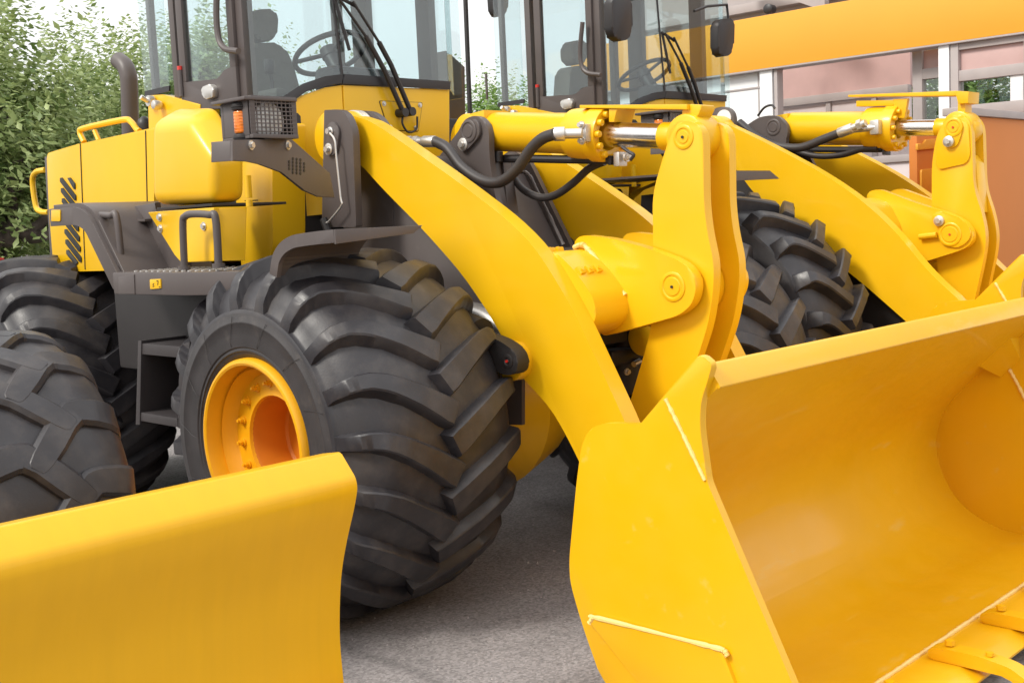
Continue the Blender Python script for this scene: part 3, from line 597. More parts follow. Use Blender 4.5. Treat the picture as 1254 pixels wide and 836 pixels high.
def bucket(root, o):
    """loader bucket; o shifts the outline traced from the near machine"""
    o = Vector(o); X0, X1, th = 2.80, 5.54, .030
    b = link('bucket', None, root)
    def mk(name, bm, m=YBK, **k):
        bmesh.ops.translate(bm, verts=bm.verts, vec=o); return obj(name, bm, m, b, **k)
    out = TX(X0, [(857, 433), (872, 446), (866, 468), (858, 492), (857, 525), (862, 560), (866, 590), (970, 836)])+[(1.56, .10), (1.60, .07), (2.12, .07)]+TX(X0, [(738, 836), (712, 762), (698, 712), (697, 685), (706, 590), (712, 545), (722, 524), (740, 518), (784, 519), (838, 455)])
    out[7] = (1.60, .19) if out[7][1] < .19 else out[7]
    op = rnd(out, [.015, .012, .06, .06, .06, .06, .02, .01, .01, .01, .05, .05, .08, .08, .08, .05, .05, .06, .06, .004, .03], 4)
    bm = new(); px(bm, op, X0, X0+th, .005); mk('side_plate', bm)
    bm = new(); px(bm, [(y+(.035 if y > 2.2 else 0), z-(.03 if z < .3 else 0)) for y, z in op], X1, X1+th, .005); mk('side_plate', bm)
    # raised wear plate at the heel with its weld
    wp = TX(X0, [(722, 757), (735, 757), (880, 793), (889, 798), (912, 860)]); 
    wz = wp+[(1.66, .12), (2.06, .09)]; bm = new(); px(bm, [(y, z) for y, z in rnd(wz, .02, 3)], X0-.014, X0+.001, .004); mk('wear_plate', bm)
    bm = new(); L = TX(X0-.012, [(722, 762), (726, 757), (735, 757), (870, 791), (886, 796), (891, 803)]); bead(bm, [(X0-.012, *p) for p in L], .0075); mk('weld_bead', bm, WELD)
    bm = new(); L = TX(X0-.002, [(815, 488), (838, 535), (863, 588)]); bead(bm, [(X0-.002, *p) for p in L], .006); mk('weld_bead', bm, WELD)
    # shell: lip, back, round heel, floor
    far = TX(X1, [(1195, 455), (1160, 490), (1146, 512), (1140, 540), (1146, 572), (1162, 605), (1185, 628), (1215, 645), (1254, 653)])
    lip = [(1.925, 1.185)]
    prof = lip+[(y-.02, z) for y, z in far[:-1]]+[(2.10, .10), (1.78, .098)]
    prof = rnd(prof, [0]+[.12]*(len(prof)-2)+[0], 4, False)
    bm = new(); P_ = [Vector(p) for p in prof]; n = len(P_); off = []
    for i in range(n):
        t = (P_[min(i+1, n-1)]-P_[max(i-1, 0)]).normalized(); off.append(P_[i]+Vector((-t[1], t[0]))*.022 if False else P_[i]+Vector((t[1], -t[0]))*-.022)
    px(bm, [tuple(p) for p in P_]+[tuple(p) for p in off[::-1]], X0+th-.001, X1+.001, 0); mk('back_shell', bm, smooth=50)
    bm = new(); yz = rnd([(1.915, 1.183), (1.965, 1.255), (1.99, 1.245), (1.945, 1.175)], .012, 3); px(bm, yz, X0+th+.001, X1-.001, 0); mk('top_lip', bm)
    bm = new(); px(bm, [(1.79, .062), (1.79, .096), (1.635, .096), (1.560, .070), (1.560, .062)], X0+th, X1, .004); mk('cutting_edge', bm)
    bm = new(); bead(bm, [(X0+th+.03+(X1-X0-.1)*k/30, 1.785, .100) for k in range(31)], .008); mk('weld_bead', bm, WELD)
    # corner gusset high inside the far side
    g = TX(X1-.001, [(1192, 445), (1215, 462), (1254, 430), (1254, 404), (1243, 407)])
    a = Vector((X1-.26, 2.17, .92)); bm = new()
    pts = [P3(0, X1, 1226, 462), P3(0, X1, 1250, 440), P3(0, X1, 1248, 410), P3(0, X1-.16, 1194, 446), P3(0, X1-.16, 1236, 412)]
    vs = [bm.verts.new(p) for p in pts]; bmesh.ops.convex_hull(bm, input=vs); mk('corner_gusset', bm)
    bm = new(); pts = TX(X1-.004, [(1236, 452), (1246, 470), (1256, 490)]); bead(bm, [(X1-.004, *p) for p in pts], .008); mk('weld_bead', bm, WELD)
    # bolt-on teeth
    q = P3(2, .10, 1143, 806); dx = P3(2, .10, 1207, 762)[0]-q[0]
    tb = new()
    sh = rnd([(.30, 0), (.31, .035), (.26, .05), (.12, .05), (.02, .035), (-.16, -.055), (-.17, -.07), (-.05, -.07), (.0, -.02), (.03, 0)], .02, 3)
    extrude(tb, [(-.035, y, z) for y, z in sh], (.07, 0, 0), .010)
    bolt(tb, (0, .24, .048), (0, 0, 1), .017, .024, False); bolt(tb, (0, .10, .044), (0, 0, 1), .014, .016, False)
    for v in tb.verts:
        if v.co.y < .02: v.co.x *= 1+.5*min(1, (.02-v.co.y)/.15)
    me = mesh_from('tooth', tb, YBK)
    k = -2
    for i in range(-3, 6):
        x = q[0]+.03+dx*i
        if X0+.08 < x < X1-.08: link('tooth', me, b, Vector((x, 1.445, .097))+o-REF[0])
    # hinge brackets on the back
    for xa in (3.52, 3.80, 4.42, 4.70):
        bm = new(); px(bm, rnd([(2.545, .36), (2.62, .30), (2.72, .40), (2.68, .50), (2.58, .72), (2.545, .72)], .03), xa, xa+.05, .005); mk('hinge_plate', bm)
    return b

def pin_disc(x, c, r, parent, m=YEL, ring=True, name='pin', grease=True):
    """round pin end on an X = x face, seen from -X"""
    bm = new(); lathe(bm, (x, c[0], c[1]), (-1, 0, 0), [(-.01, r), (.004, r), (.006, r-.004), (.006, r-.012), (.002, r-.016), (.002, r-.022), (.006, r-.026), (.006, .001)] if ring else [(-.01, r), (.006, r), (.008, r-.004), (.008, .001)], 40)
    p = sub(name, bm, m, parent)
    if grease:
        bm = new(); cyl(bm, (x, *c), (x-.012, *c), .006, 8); sub('grease_nipple', bm, LBL if grease == 1 else RED, parent)
    return p
def cylinder_set(root, X, a, b, c, r, rr, bolts=12):
    """tilt ram from a (rear eye) through the gland at b to rod eye c, all (y, z)"""
    A, B, C_ = [Vector((X, *q)) for q in (a, b, c)]; t = (B-A).normalized(); L = (B-A).length
    bm = new(); lathe(bm, A, t, [(.10, .02), (.10, r*.94), (.115, r), (L-.24, r), (L-.235, r*1.02), (L-.23, r*1.20), (L-.19, r*1.24), (L-.10, r*1.24), (L-.095, r*1.34), (L-.03, r*1.34), (L-.02, r*1.31), (L-.02, rr*1.6), (L-.03, rr*1.3), (L-.08, rr*1.05)], 48)
    cyl(bm, A+Vector((-.09, 0, 0)), A+Vector((.09, 0, 0)), .085, 28, .01); extrude(bm, [A+Vector((-.085, -.02, .08)), A+Vector((-.085, -.02, -.08)), A+Vector((-.085, -.13, -.09)), A+Vector((-.085, -.13, .09))], (.17, 0, 0), .004)
    cb = obj('cylinder_barrel', bm, YEL, root)
    u = t.orthogonal().normalized(); v = t.cross(u)
    for k in range(bolts):
        q = 2*math.pi*(k+.5)/bolts; p = A+t*(L-.022)+(u*math.cos(q)+v*math.sin(q))*r*1.08
        bm = new(); cyl(bm, p, p+t*.026, .015, 14, .004); cyl(bm, p+t*.024, p+t*.027, .007, 6); sub('flange_bolt', bm, YEL, cb)
    bm = new(); cyl(bm, A+t*(L-.1), C_, rr, 32); ro = obj('cylinder_rod', bm, STL, root)
    bm = new(); cyl(bm, C_-t*.16, C_-t*.07, rr*1.12, 28, .006); cyl(bm, C_+Vector((-.075, 0, 0)), C_+Vector((.075, 0, 0)), .095, 32, .01); sub('rod_eye', bm, YEL, ro)
    return cb
def hose(root, pts, r, ends=()):
    bm = new(); tube(bm, pts, r, 12, 8); h = obj('hydraulic_hose', bm, HOS, root)
    P = [Vector(p) for p in pts]
    for e in ends:
        a, b = (P[0], P[1]) if e == 0 else (P[-1], P[-2]); t = (a-b).normalized()
        bm = new(); cyl(bm, a-t*.05, a+t*.05, r*1.18, 16, .004); cyl(bm, a+t*.05, a+t*.14, r*.8, 14); cyl(bm, a+t*.085, a+t*.115, r*1.3, 6); sub('hose_fitting', bm, ZNC, h)
    return h
def hub(bm, x0, x1, c, r, bev=.008): cyl(bm, (x0, *c), (x1, *c), r, 36, bev)

GROUP = 'yellow wheel loaders parked side by side'
# ------------------------------------------------------------------ NEAR LOADER
base1 = Vector((4.13, 5.6, 0)); REF[0] = base1
l1 = thing('wheel_loader', 'big yellow wheel loader with wide chevron-tread tyres, nearest and in the middle', 'wheel loader', base1, GROUP)
def upper_works_near(root):
    P = lambda n, bm, m, **k: obj(n, bm, m, root, **k)
    AX0, AX1 = 3.62, 3.71; BX0, BX1 = 4.55, 4.64
    up = [(430, 141), (452, 148), (476, 163), (560, 222), (620, 268), (655, 303), (682, 345), (706, 388), (735, 450), (766, 517), (786, 570)]
    lo = [(760, 690), (728, 605), (700, 545), (675, 500), (645, 468), (630, 450), (622, 425), (600, 386), (568, 338), (520, 283), (470, 233), (436, 195), (410, 190), (402, 165), (412, 146)]
    prof = TX(AX0, up+lo); prof = rnd(prof, [.03]*2+[.15]*(len(prof)-4)+[.06]*2, 3)
    arms = []
    for x0, x1 in ((AX0, AX1), (BX0, BX1)):
        bm = new(); px(bm, prof, x0, x1, .007)
        c = TX(AX0, [(414, 168)])[0]; hub(bm, x0-.05, x1+.05, c, .13)
        cp = TX(AX0, [(634, 441)])[0]; hub(bm, x0-.055, x1, cp, .085, .01)
        cb2 = (2.68, .43); hub(bm, x0-.03, x1+.03, cb2, .11)
        arms.append(P('lift_arm', bm, YEL))
    # lift ram end: black fork beside the tyre
    c = TX(AX0-.1, [(628, 441)])[0]; bm = new()
    yz = rnd([(c[0]-.055, c[1]-.05), (c[0]-.055, c[1]+.035), (c[0]+.04, c[1]+.085), (c[0]+.25, c[1]+.13), (c[0]+.25, c[1]+.03), (c[0]+.03, c[1]-.065)], .045)
    px(bm, yz, AX0-.13, AX0-.055, .008); lc = P('lift_cylinder_end', bm, GRD); pin_disc(AX0-.13, c, .03, lc, GRD, grease=2)
    bm = new(); cyl(bm, (AX0-.09, c[0]+.2, c[1]+.1), (AX0-.04, c[0]+1.0, c[1]+.3), .075, 24); sub('lift_cylinder', bm, GRD, lc)
    # cross tube with bellcrank bracket
    tb = TX(3.72, [(668, 308), (700, 300), (735, 410), (722, 415)])
    yz = rnd(TX(3.90, [(684, 312), (712, 303), (738, 326), (762, 360), (766, 385), (752, 404), (722, 412), (700, 360)]), [.02, .06, .08, .08, .08, .06, .04, 0])
    bm = new(); px(bm, yz, AX1, BX0, .01); ct = P('cross_tube', bm, YEL)
    for (q0, up_) in (((692, 308), (0, .25, 1)), ((738, 330), (0, -.8, .6))):
        y_, z_ = TX(3.9, [q0])[0]; u_ = Vector(up_).normalized()
        for k in range(3):
            c = Vector((3.745+.055*k, y_, z_))+u_*.006; bm = new(); cyl(bm, c-u_*.02, c+u_*.014, .026, 4, .004); cyl(bm, c+u_*.012, c+u_*.018, .009, 8); sub('weld_tab', bm, YEL, ct)
    BK0, BK1 = 3.93, 3.985
    br = [(702, 300), (706, 291), (716, 288), (750, 292), (790, 303), (830, 318), (848, 332), (853, 350), (848, 372), (832, 386), (790, 398), (750, 409), (735, 412), (728, 380)]
    for i, (x0, x1) in enumerate(((BK0, BK1), (4.27, 4.325))):
        bm = new(); px(bm, rnd(TX(BK0, br), .05, 4), x0, x1, .006); bb = P('bellcrank_bracket', bm, YEL)
        if i == 0: pin_disc(BK0, TX(BK0, [(824, 351)])[0], .062, bb, grease=1)
    bm = new(); bead(bm, [(BK0-.006, *p) for p in TX(BK0-.006, [(703, 303), (712, 300), (722, 308), (765, 362)])], .012); sub('weld_bead', bm, WELD, ct)
    # tilt lever: two plates
    lv = [(822, 162), (830, 150), (846, 148), (858, 156), (861, 170), (862, 250), (866, 285), (874, 320), (874, 350), (868, 395), (850, 450), (830, 500), (800, 560), (768, 560), (765, 517), (775, 480), (790, 430), (800, 390), (800, 300), (799, 240), (808, 205)]
    yz = rnd(TX(4.0, lv), [.03, .05, .05, .05, .03]+[.15]*8+[.02, .02, .05, .15, .15, .15, .15, .1], 4)
    for i, (x0, x1) in enumerate(((4.0, 4.05), (4.19, 4.24))):
        bm = new(); px(bm, yz, x0, x1, .006); tl = P('tilt_lever', bm, YEL)
        if i == 0: pin_disc(4.0, TX(4.0, [(837, 168)])[0], .05, tl, grease=1); t0 = tl
    bm = new(); c = TX(4.12, [(846, 168)])[0]; hub(bm, 4.055, 4.185, c, .075); sub('lever_boss', bm, YEL, t0); bm = new(); c = TX(4.1, [(862, 350)])[0]; hub(bm, 4.055, 4.185, (c[0]+.08, c[1]), .13); sub('lever_boss', bm, YEL, t0)
    # link to the bucket
    bm = new(); px(bm, rnd([(2.95, .55), (2.95, .72), (2.70, .90), (2.60, .86), (2.60, .76)], .05), 4.06, 4.18, .01); P('bucket_link', bm, YEL)
    # tilt ram
    a, b, c = TX(4.13, [(586, 161), (752, 165), (850, 168)]); cy = cylinder_set(root, 4.13, a, b, c, .094, .055)
    bm = new(); pl = TX(4.13, [(722, 129.5), (853, 128.5), (853, 135), (722, 133)]); px(bm, pl, 4.06, 4.22, .003)
    q = TX(4.13, [(852, 128), (868, 129), (866, 137), (858, 150), (846, 150), (843, 137)]); px(bm, rnd(q, .01, 2), 4.08, 4.18, .004)
    q = TX(4.13, [(756, 134), (766, 134), (762, 150), (756, 150)]); px(bm, q, 4.07, 4.2, .003); q = TX(4.13, [(715, 136), (750, 136), (750, 140), (715, 141)]); px(bm, q, 4.1, 4.2, .003); P('rod_guard', bm, YEL)
    # hoses and rigid line
    Xh = 3.97
    fit = P3(0, 3.90, 716, 163)
    pts = [P3(0, 3.86, *q) for q in ((532, 173), (548, 182), (566, 205), (590, 221), (612, 223), (632, 208), (650, 183), (664, 170), (680, 164))]
    hose(root, pts, .026); 
    bm = new(); cyl(bm, P3(0, 3.87, 678, 164.5), P3(0, 3.90, 692, 164), .031, 16, .004); cyl(bm, P3(0, 3.90, 690, 164), P3(0, 3.94, 713, 163.5), .022, 14); c = P3(0, 3.99, 716, 163); box(bm, c+Vector((-.015, -.02, -.04)), c+Vector((.05, .02, .04)), .012)
    for dz in (-.035, .035): bolt(bm, c+Vector((-.015, -.0, dz)), (-1, 0, 0), .011, .025)
    P('flange_fitting', bm, ZNC)
    bm = new(); a0, b0 = P3(0, 3.86, 496, 174), P3(0, 3.86, 524, 173); b0 = P3(0, 3.86, 533, 173.4); cyl(bm, a0, b0, .020, 14); cyl(bm, a0.lerp(b0, .08), a0.lerp(b0, .26), .030, 6); cyl(bm, a0.lerp(b0, .32), a0.lerp(b0, .46), .029, 6); cyl(bm, a0.lerp(b0, .62), b0, .028, 14, .004); P('hose_coupling', bm, ZNC)
    hose(root, [P3(0, 3.86, 500, 174), P3(0, 3.9, 485, 178), P3(0, 4.1, 470, 182)], .016)
    for dx in (0, .03): hose(root, [P3(0, 4.24+dx, *q) for q in ((622, 196), (629, 217), (642, 233), (663, 242), (682, 238), (702, 224), (722, 206), (740, 198))], .019)
    bm = new(); p = [P3(0, 4.12, *q) for q in ((598, 188), (604, 194), (650, 194.5), (700, 195.5), (752, 196))]; tube(bm, p, .020, 10); box(bm, P3(0, 4.10, 748, 202), P3(0, 4.18, 757, 191), .006); ln = P('hydraulic_line', bm, BLK)
    bm = new(); c = P3(0, 4.13, 760, 193); box(bm, c+Vector((-.03, -.015, -.04)), c+Vector((.03, .02, .025)), .008); bolt(bm, c+Vector((0, -.03, 0)), (0, -1, 0), .014, .03); sub('line_flange', bm, ZNC, ln)
    bm = new(); tube(bm, [P3(0, 4.05, *q) for q in ((762, 180), (770, 186), (776, 190), (772, 196))], .008, 8); sub('sensor_wire', bm, BLK, ln)
    bm = new(); cyl(bm, P3(0, 4.08, 610, 198), P3(0, 4.08, 610, 186), .024, 12); sub('line_elbow', bm, BLK, ln)
    # centre tower
    tw = [(520, 215), (562, 160), (568, 147), (580, 141), (592, 145), (599, 160), (599, 190), (606, 240), (616, 268), (600, 300), (505, 300), (495, 240)]
    yz = rnd(TX(4.0, tw), [.02, .05, .05, .05, .05, .05, .1, .05, .02, 0, 0, 0], 4)
    tows = []
    yzf_ = rnd(TX(4.225, [(530, 215), (572, 160), (578, 147), (590, 141), (602, 145), (609, 160), (609, 190), (616, 240), (622, 264), (608, 300), (505, 300), (495, 240)]), [.02, .05, .05, .05, .05, .05, .1, .05, .02, 0, 0, 0], 4)
    for x0, x1, yz_ in ((4.0, 4.035, yz), (4.225, 4.26, yzf_)):
        bm = new(); px(bm, yz_, x0, x1, .005); tows.append(P('tower_plate', bm, GRY))
    c = TX(4.0, [(577, 161)])[0]; rp = rnd(TX(3.99, [(562, 178), (566, 150), (586, 145), (590, 165), (570, 187)]), .05, 4); bm = new(); px(bm, rp, 3.982, 4.0, .004); sub('retainer_plate', bm, GRY, tows[0]); pin_disc(3.982, c, .055, tows[0], GRY, grease=0)
    c2 = TX(3.98, [(567, 177)])[0]; bm = new(); cyl(bm, (3.983, *c2), (3.975, *c2), .032, 18, .003); bolt(bm, (3.976, *c2), (-1, 0, 0), .017, .018, False); sub('bolt', bm, ZNC, tows[0])
    q = TX(4.1, [(603, 190), (614, 262), (600, 262), (592, 190)]); bm = new(); px(bm, q, 4.035, 4.225, .004); q = TX(4.16, [(612, 190), (617, 190), (624, 262), (617, 264)]); px(bm, q, 4.15, 4.17, .002); sub('tower_web', bm, GRY, tows[0])
    # sloping front frame panel with raised flanges
    rt = TX(4.5, [(640, 182), (652, 196), (706, 306)]); zr = rt[-1]
    fl = [(rt[0][0]+.05, rt[0][1]), rt[1], rt[2], (rt[2][0]+.02, rt[2][1]-.30), (rt[2][0]+.7, rt[2][1]-.3), (rt[0][0]+.3, rt[0][1]-.1)]
    bm = new(); px(bm, rnd(fl, .03), 4.47, 4.50, .005); ff = P('front_frame', bm, GRY); bm = new(); px(bm, rnd(fl, .03), 3.79, 3.82, .005); sub('frame_flange', bm, GRY, ff)
    pn = [(y+.05, z-.04) for y, z in (rt[0], rt[1], rt[2])]; bm = new(); px(bm, pn+[(pn[-1][0]+.5, pn[-1][1]), (pn[0][0]+.4, pn[0][1]-.1)], 3.822, 4.468, .004); sub('sloping_panel', bm, GRY, ff)
    q = P3(1, pn[2][0]+.08, 682, 291); bm = new(); bolt(bm, q+Vector((0, -.03, 0)), (0, -.8, .5), .016, .016); sub('bolt', bm, ZNC, ff)
    bm = new(); bead(bm, [P3(0, 3.80, *q) for q in ((532, 212), (552, 211), (562, 218), (590, 262))], .013); sub('painted_weld', bm, GRY, ff); bm = new(); bead(bm, [P3(0, 4.36, *q) for q in ((620, 216), (634, 211), (647, 214), (660, 238), (690, 300))], .010); sub('painted_weld', bm, GRY, ff)
    # arm pivot bracket
    T0, T1 = 3.53, 3.57
    pb = TX(T0, [(397, 135), (415, 134), (424, 140), (432, 160), (436, 278), (394, 278)]); bm = new(); px(bm, rnd(pb, [.005, .05, .08, .1, .01, .01], 4), T0, T1, .005); t1 = P('arm_pivot_bracket', bm, GRY)
    pb2 = TX(3.76, [(420, 135), (453, 136), (466, 145), (478, 168), (482, 280), (420, 280)]); bm = new(); px(bm, rnd([(y-.0, z) for y, z in pb2], [.005, .05, .08, .1, .01, .01], 4), 3.76, 3.80, .005); P('arm_pivot_bracket', bm, GRY)
    bm = new(); cp = TX(AX0, [(414, 168)])[0]
    for k in range(5): hub(bm, 3.712+k*.009, 3.718+k*.009, cp, .135-.004*(k % 2), .001)
    P('shim_stack', bm, ZNC)
    rp = rnd(TX(T0-.012, [(401, 152), (408, 148), (416, 158), (412, 188), (404, 192), (399, 184)]), .04, 4); bm = new(); px(bm, rp, T0-.014, T0, .003); sub('retainer_plate', bm, GRY, t1)
    for q, r_ in (((405, 161), .022), ((403, 183), .03)):
        c = TX(T0-.014, [q])[0]; bm = new(); cyl(bm, (T0-.013, *c), (T0-.022, *c), r_, 18, .003); bolt(bm, (T0-.02, *c), (-1, 0, 0), .015, .018, False); sub('bolt', bm, ZNC, t1)
    bm = new(); tube(bm, [P3(0, 3.49, *q) for q in ((404, 163), (410, 172), (412, 192), (417, 240), (418, 252), (404, 270), (400, 273))], .0055, 8); sub('grease_line', bm, ZNC, t1)
    c = P3(0, 3.5, 401, 273); bm = new(); cyl(bm, c+Vector((0, 0, -.04)), c+Vector((0, .03, .02)), .02, 10); sub('line_joint', bm, GRD, t1); bm = new(); cyl(bm, c+Vector((0, 0, -.06)), c+Vector((0, 0, -.04)), .014, 10); sub('joint_cap', bm, RED, t1)
    bm = new(); yz = TX(3.77, [(430, 190), (462, 190), (560, 300), (640, 400), (640, 520), (430, 520)]); px(bm, yz, 3.765, 3.788, .004); P('front_frame_side', bm, GRY)
    # pump, pipes and brackets seen under the arm and in the opening
    bm = new(); a = P3(0, 3.75, 590, 388); tube(bm, [a+Vector((0, .2, .02)), a, a+Vector((0, -.12, -.05)), a+Vector((0, -.2, -.14))], .06, 14); P('drive_hose', bm, ZNC)
    bm = new(); p0 = P3(1, 3.7, 735, 415); box(bm, p0+Vector((0, 0, -.05)), p0+Vector((.5, .3, 0)), .01); p1 = P3(1, 3.6, 750, 450); box(bm, p1, p1+Vector((.6, .2, .08)), .02); p2 = P3(1, 3.7, 766, 420); cyl(bm, p2+Vector((0, 0, -.25)), p2+Vector((0, 0, .2)), .09, 20); P('valve_block', bm, BLK)
    bm = new(); p3 = P3(1, 3.58, 767, 455); bolt(bm, p3, (0, -1, 0), .012, .02); p3 = P3(1, 3.58, 776, 446); P('valve_plug', bm, ZNC); bm = new(); cyl(bm, p3, p3+Vector((.05, 0, .01)), .015, 10); P('valve_plug', bm, ZNC)
    bm = new(); p4 = P3(1, 3.8, 745, 480); tube(bm, [p4+Vector((.2, 0, .1)), p4, p4+Vector((-.1, 0, -.2))], .03, 10); P('drain_pipe', bm, YEL)
loader_body(l1)
upper_works_near(l1)
bucket(l1, (0, 0, 0))
wheel(l1, (2.68, 4.17, .80), BIG, True, .05)
wheel(l1, (4.85, 3.96, .80), BIG, False, .12)
wheel(l1, (2.70, 7.05, .80), BIG, True, .16)
wheel(l1, (4.72, 7.05, .80), BIG, False, .0)

# ------------------------------------------------------------------ FAR LOADER
base2 = base1+Vector((2.95, .10, .06))
l2 = thing('wheel_loader', 'yellow wheel loader on the right with narrower lugged tyres, partly behind the bigger loader', 'wheel loader', base2, GROUP)
loader_body(l2, False)                  # same body, offset with its own base
REF[0] = base2
def upper_works_far(root):
    P = lambda n, bm, m, **k: obj(n, bm, m, root, **k)
    AX0, AX1, BX0, BX1 = 6.50, 6.59, 7.45, 7.54
    up = [(872, 140), (884, 149), (940, 176), (1000, 208), (1040, 234), (1075, 262), (1105, 293), (1130, 325), (1155, 350), (1186, 377)]
    lo = [(1215, 470), (1180, 460), (1140, 420), (1110, 394), (1085, 372), (1060, 350), (1020, 318), (975, 280), (930, 246), (900, 205), (868, 170)]
    prof = rnd(TX(AX0, up+lo), .12, 3)
    for x0, x1 in ((AX0, AX1), (BX0, BX1)):
        bm = new(); px(bm, prof, x0, x1, .007); c = TX(AX0, [(880, 152)])[0]; hub(bm, x0-.03, x1+.03, (c[0]+.06, c[1]-.06), .12); P('lift_arm', bm, YEL)
    yz = rnd(TX(6.82, [(1062, 240), (1085, 248), (1102, 280), (1095, 315), (1070, 300)]), .05); bm = new(); px(bm, yz, AX1, BX0, .01); P('cross_tube', bm, YEL)
    br = [(1060, 236), (1075, 231), (1120, 248), (1165, 262), (1184, 272), (1193, 288), (1188, 301), (1172, 308), (1140, 318), (1100, 330), (1070, 300)]
    BK0, BK1 = 6.86, 6.91
    for i, (x0, x1) in enumerate(((BK0, BK1), (7.16, 7.21))):
        bm = new(); px(bm, rnd(TX(BK0, br), .05, 4), x0, x1, .006); b = P('bellcrank_bracket', bm, YEL)
        if i == 0:
            rp = rnd(TX(BK0-.012, [(1140, 264), (1150, 258), (1180, 268), (1191, 286), (1182, 300), (1165, 305)]), .05, 4); bm = new(); px(bm, rp, BK0-.014, BK0, .003); sub('retainer_plate', bm, YEL, b)
            c = TX(BK0-.014, [(1163.5, 287)])[0]; pin_disc(BK0-.014, c, .07, b, YEL, grease=2)
            c = TX(BK0-.014, [(1150.5, 270.5)])[0]; bm = new(); cyl(bm, (BK0-.013, *c), (BK0-.03, *c), .032, 18, .003); bolt(bm, (BK0-.026, *c), (-1, 0, 0), .016, .018, False); sub('bolt', bm, ZNC, b)
            q0, q1 = P3(0, BK0-.02, 1126, 290), P3(0, BK0-.02, 1147, 287.5); bm = new(); cyl(bm, q0, q1, .018, 10); sub('lock_bar', bm, YEL, b)
    lv = [(1141, 200), (1147, 165), (1158, 146), (1172, 139), (1186, 145), (1190, 160), (1192, 230), (1203, 262), (1208, 290), (1205, 315), (1192, 375), (1170, 430), (1140, 440), (1150, 380), (1148, 320), (1141, 262)]
    yz = rnd(TX(6.95, lv), .08, 4); 
    for i, (x0, x1) in enumerate(((6.95, 6.995), (7.115, 7.16))):
        bm = new(); px(bm, yz, x0, x1, .006); t = P('tilt_lever', bm, YEL)
        if i == 0:
            t0 = t; rp = rnd(TX(6.94, [(1148, 170), (1155, 150), (1170, 144), (1186, 150), (1188, 190), (1184, 200), (1150, 208), (1146, 200)]), .03, 3); bm = new(); px(bm, rp, 6.938, 6.95, .003); sub('doubler_plate', bm, YEL, t)
            rp = rnd(TX(6.93, [(1158, 160), (1164, 149), (1174, 149), (1179, 160), (1172, 180), (1161, 182), (1156, 174)]), .04, 3); bm = new(); px(bm, rp, 6.925, 6.938, .003); sub('retainer_plate', bm, YEL, t)
            pin_disc(6.925, TX(6.925, [(1167.5, 156)])[0], .055, t, YEL, grease=2)
            c = TX(6.925, [(1162.5, 173.5)])[0]; bm = new(); cyl(bm, (6.925, *c), (6.905, *c), .034, 18, .004); bolt(bm, (6.91, *c), (-1, 0, 0), .016, .02, False); sub('bolt', bm, ZNC, t)
    c = TX(7.05, [(1182, 160)])[0]; bm = new(); hub(bm, 6.997, 7.113, c, .085); q = TX(7.05, [(1192, 190), (1200, 200), (1205, 260), (1190, 260)]); px(bm, q, 6.997, 7.113, .006); sub('lever_boss', bm, YEL, t0)
    bm = new(); px(bm, rnd([(2.98, .75), (2.98, .9), (2.88, 1.02), (2.80, .96)], .05), 7.0, 7.11, .01); P('bucket_link', bm, YEL)
    a, b, c = TX(7.05, [(952, 158), (1106, 157), (1178, 156)]); cylinder_set(root, 7.05, a, b, c, .108, .05)
    bm = new(); px(bm, TX(7.05, [(1045, 117), (1176, 112), (1178, 118), (1045, 119.5)]), 6.98, 7.12, .003); px(bm, TX(7.05, [(1176, 112), (1193, 113), (1192, 127), (1180, 128)]), 6.97, 7.13, .004)
    px(bm, TX(7.05, [(1177, 126), (1186, 126), (1186, 142), (1177, 142)]), 7.0, 7.1, .003); px(bm, TX(7.05, [(1053, 124), (1100, 123), (1098, 130), (1053, 131)]), 7.0, 7.1, .003); px(bm, TX(7.05, [(1098, 122), (1116, 121), (1112, 145), (1100, 145)]), 7.0, 7.03, .003); P('rod_guard', bm, YEL)
    hose(root, [P3(0, 6.84, *q) for q in ((905, 150), (925, 166), (950, 178), (980, 181), (1010, 170), (1036, 160))], .028, (1,))
    hose(root, [P3(0, 7.0, *q) for q in ((970, 184), (1000, 191), (1030, 190), (1055, 183), (1075, 182))], .02)
    bm = new(); tube(bm, [P3(0, 7.02, *q) for q in ((960, 180), (1000, 183), (1080, 183))], .02, 10); box(bm, P3(0, 7.0, 1080, 190), P3(0, 7.1, 1091, 183), .005); P('hydraulic_line', bm, BLK)
    bm = new(); c = P3(0, 6.88, 1072, 156); cyl(bm, P3(0, 6.84, 1038, 159.5), c, .022, 12); box(bm, c+Vector((-.02, -.03, -.045)), c+Vector((.06, .03, .045)), .01); P('flange_fitting', bm, ZNC)
    bm = new(); tube(bm, [P3(0, 6.9, *q) for q in ((928, 142), (936, 132), (945, 129), (949, 133))], .008, 8); P('sensor_wire', bm, BLK)
    tw = [(905, 160), (930, 143), (948, 141), (960, 146), (966, 160), (960, 178), (985, 230), (900, 230), (880, 190)]
    for x0, x1 in ((6.90, 6.935), (7.165, 7.2)):
        bm = new(); px(bm, rnd(TX(6.9, tw), .05, 3), x0, x1, .005); t = P('tower_plate', bm, GRY)
        if x0 < 7: pin_disc(6.9, TX(6.9, [(947, 156)])[0], .055, t, GRY, grease=0)
    # lifting eye plate behind the arm
    c = TX(6.64, [(889, 145)])[0]; bm = new()
    out = rnd(TX(6.64, [(870, 150), (873, 134), (890, 130), (900, 137), (902, 160), (868, 175)]), .05, 3); px(bm, out, 6.62, 6.66, .004); e = P('lifting_eye', bm, GRY); 
    bm = new(); cyl(bm, (6.622, *c), (6.612, *c), .055, 20); sub('eye_hole', bm, BWH, e)
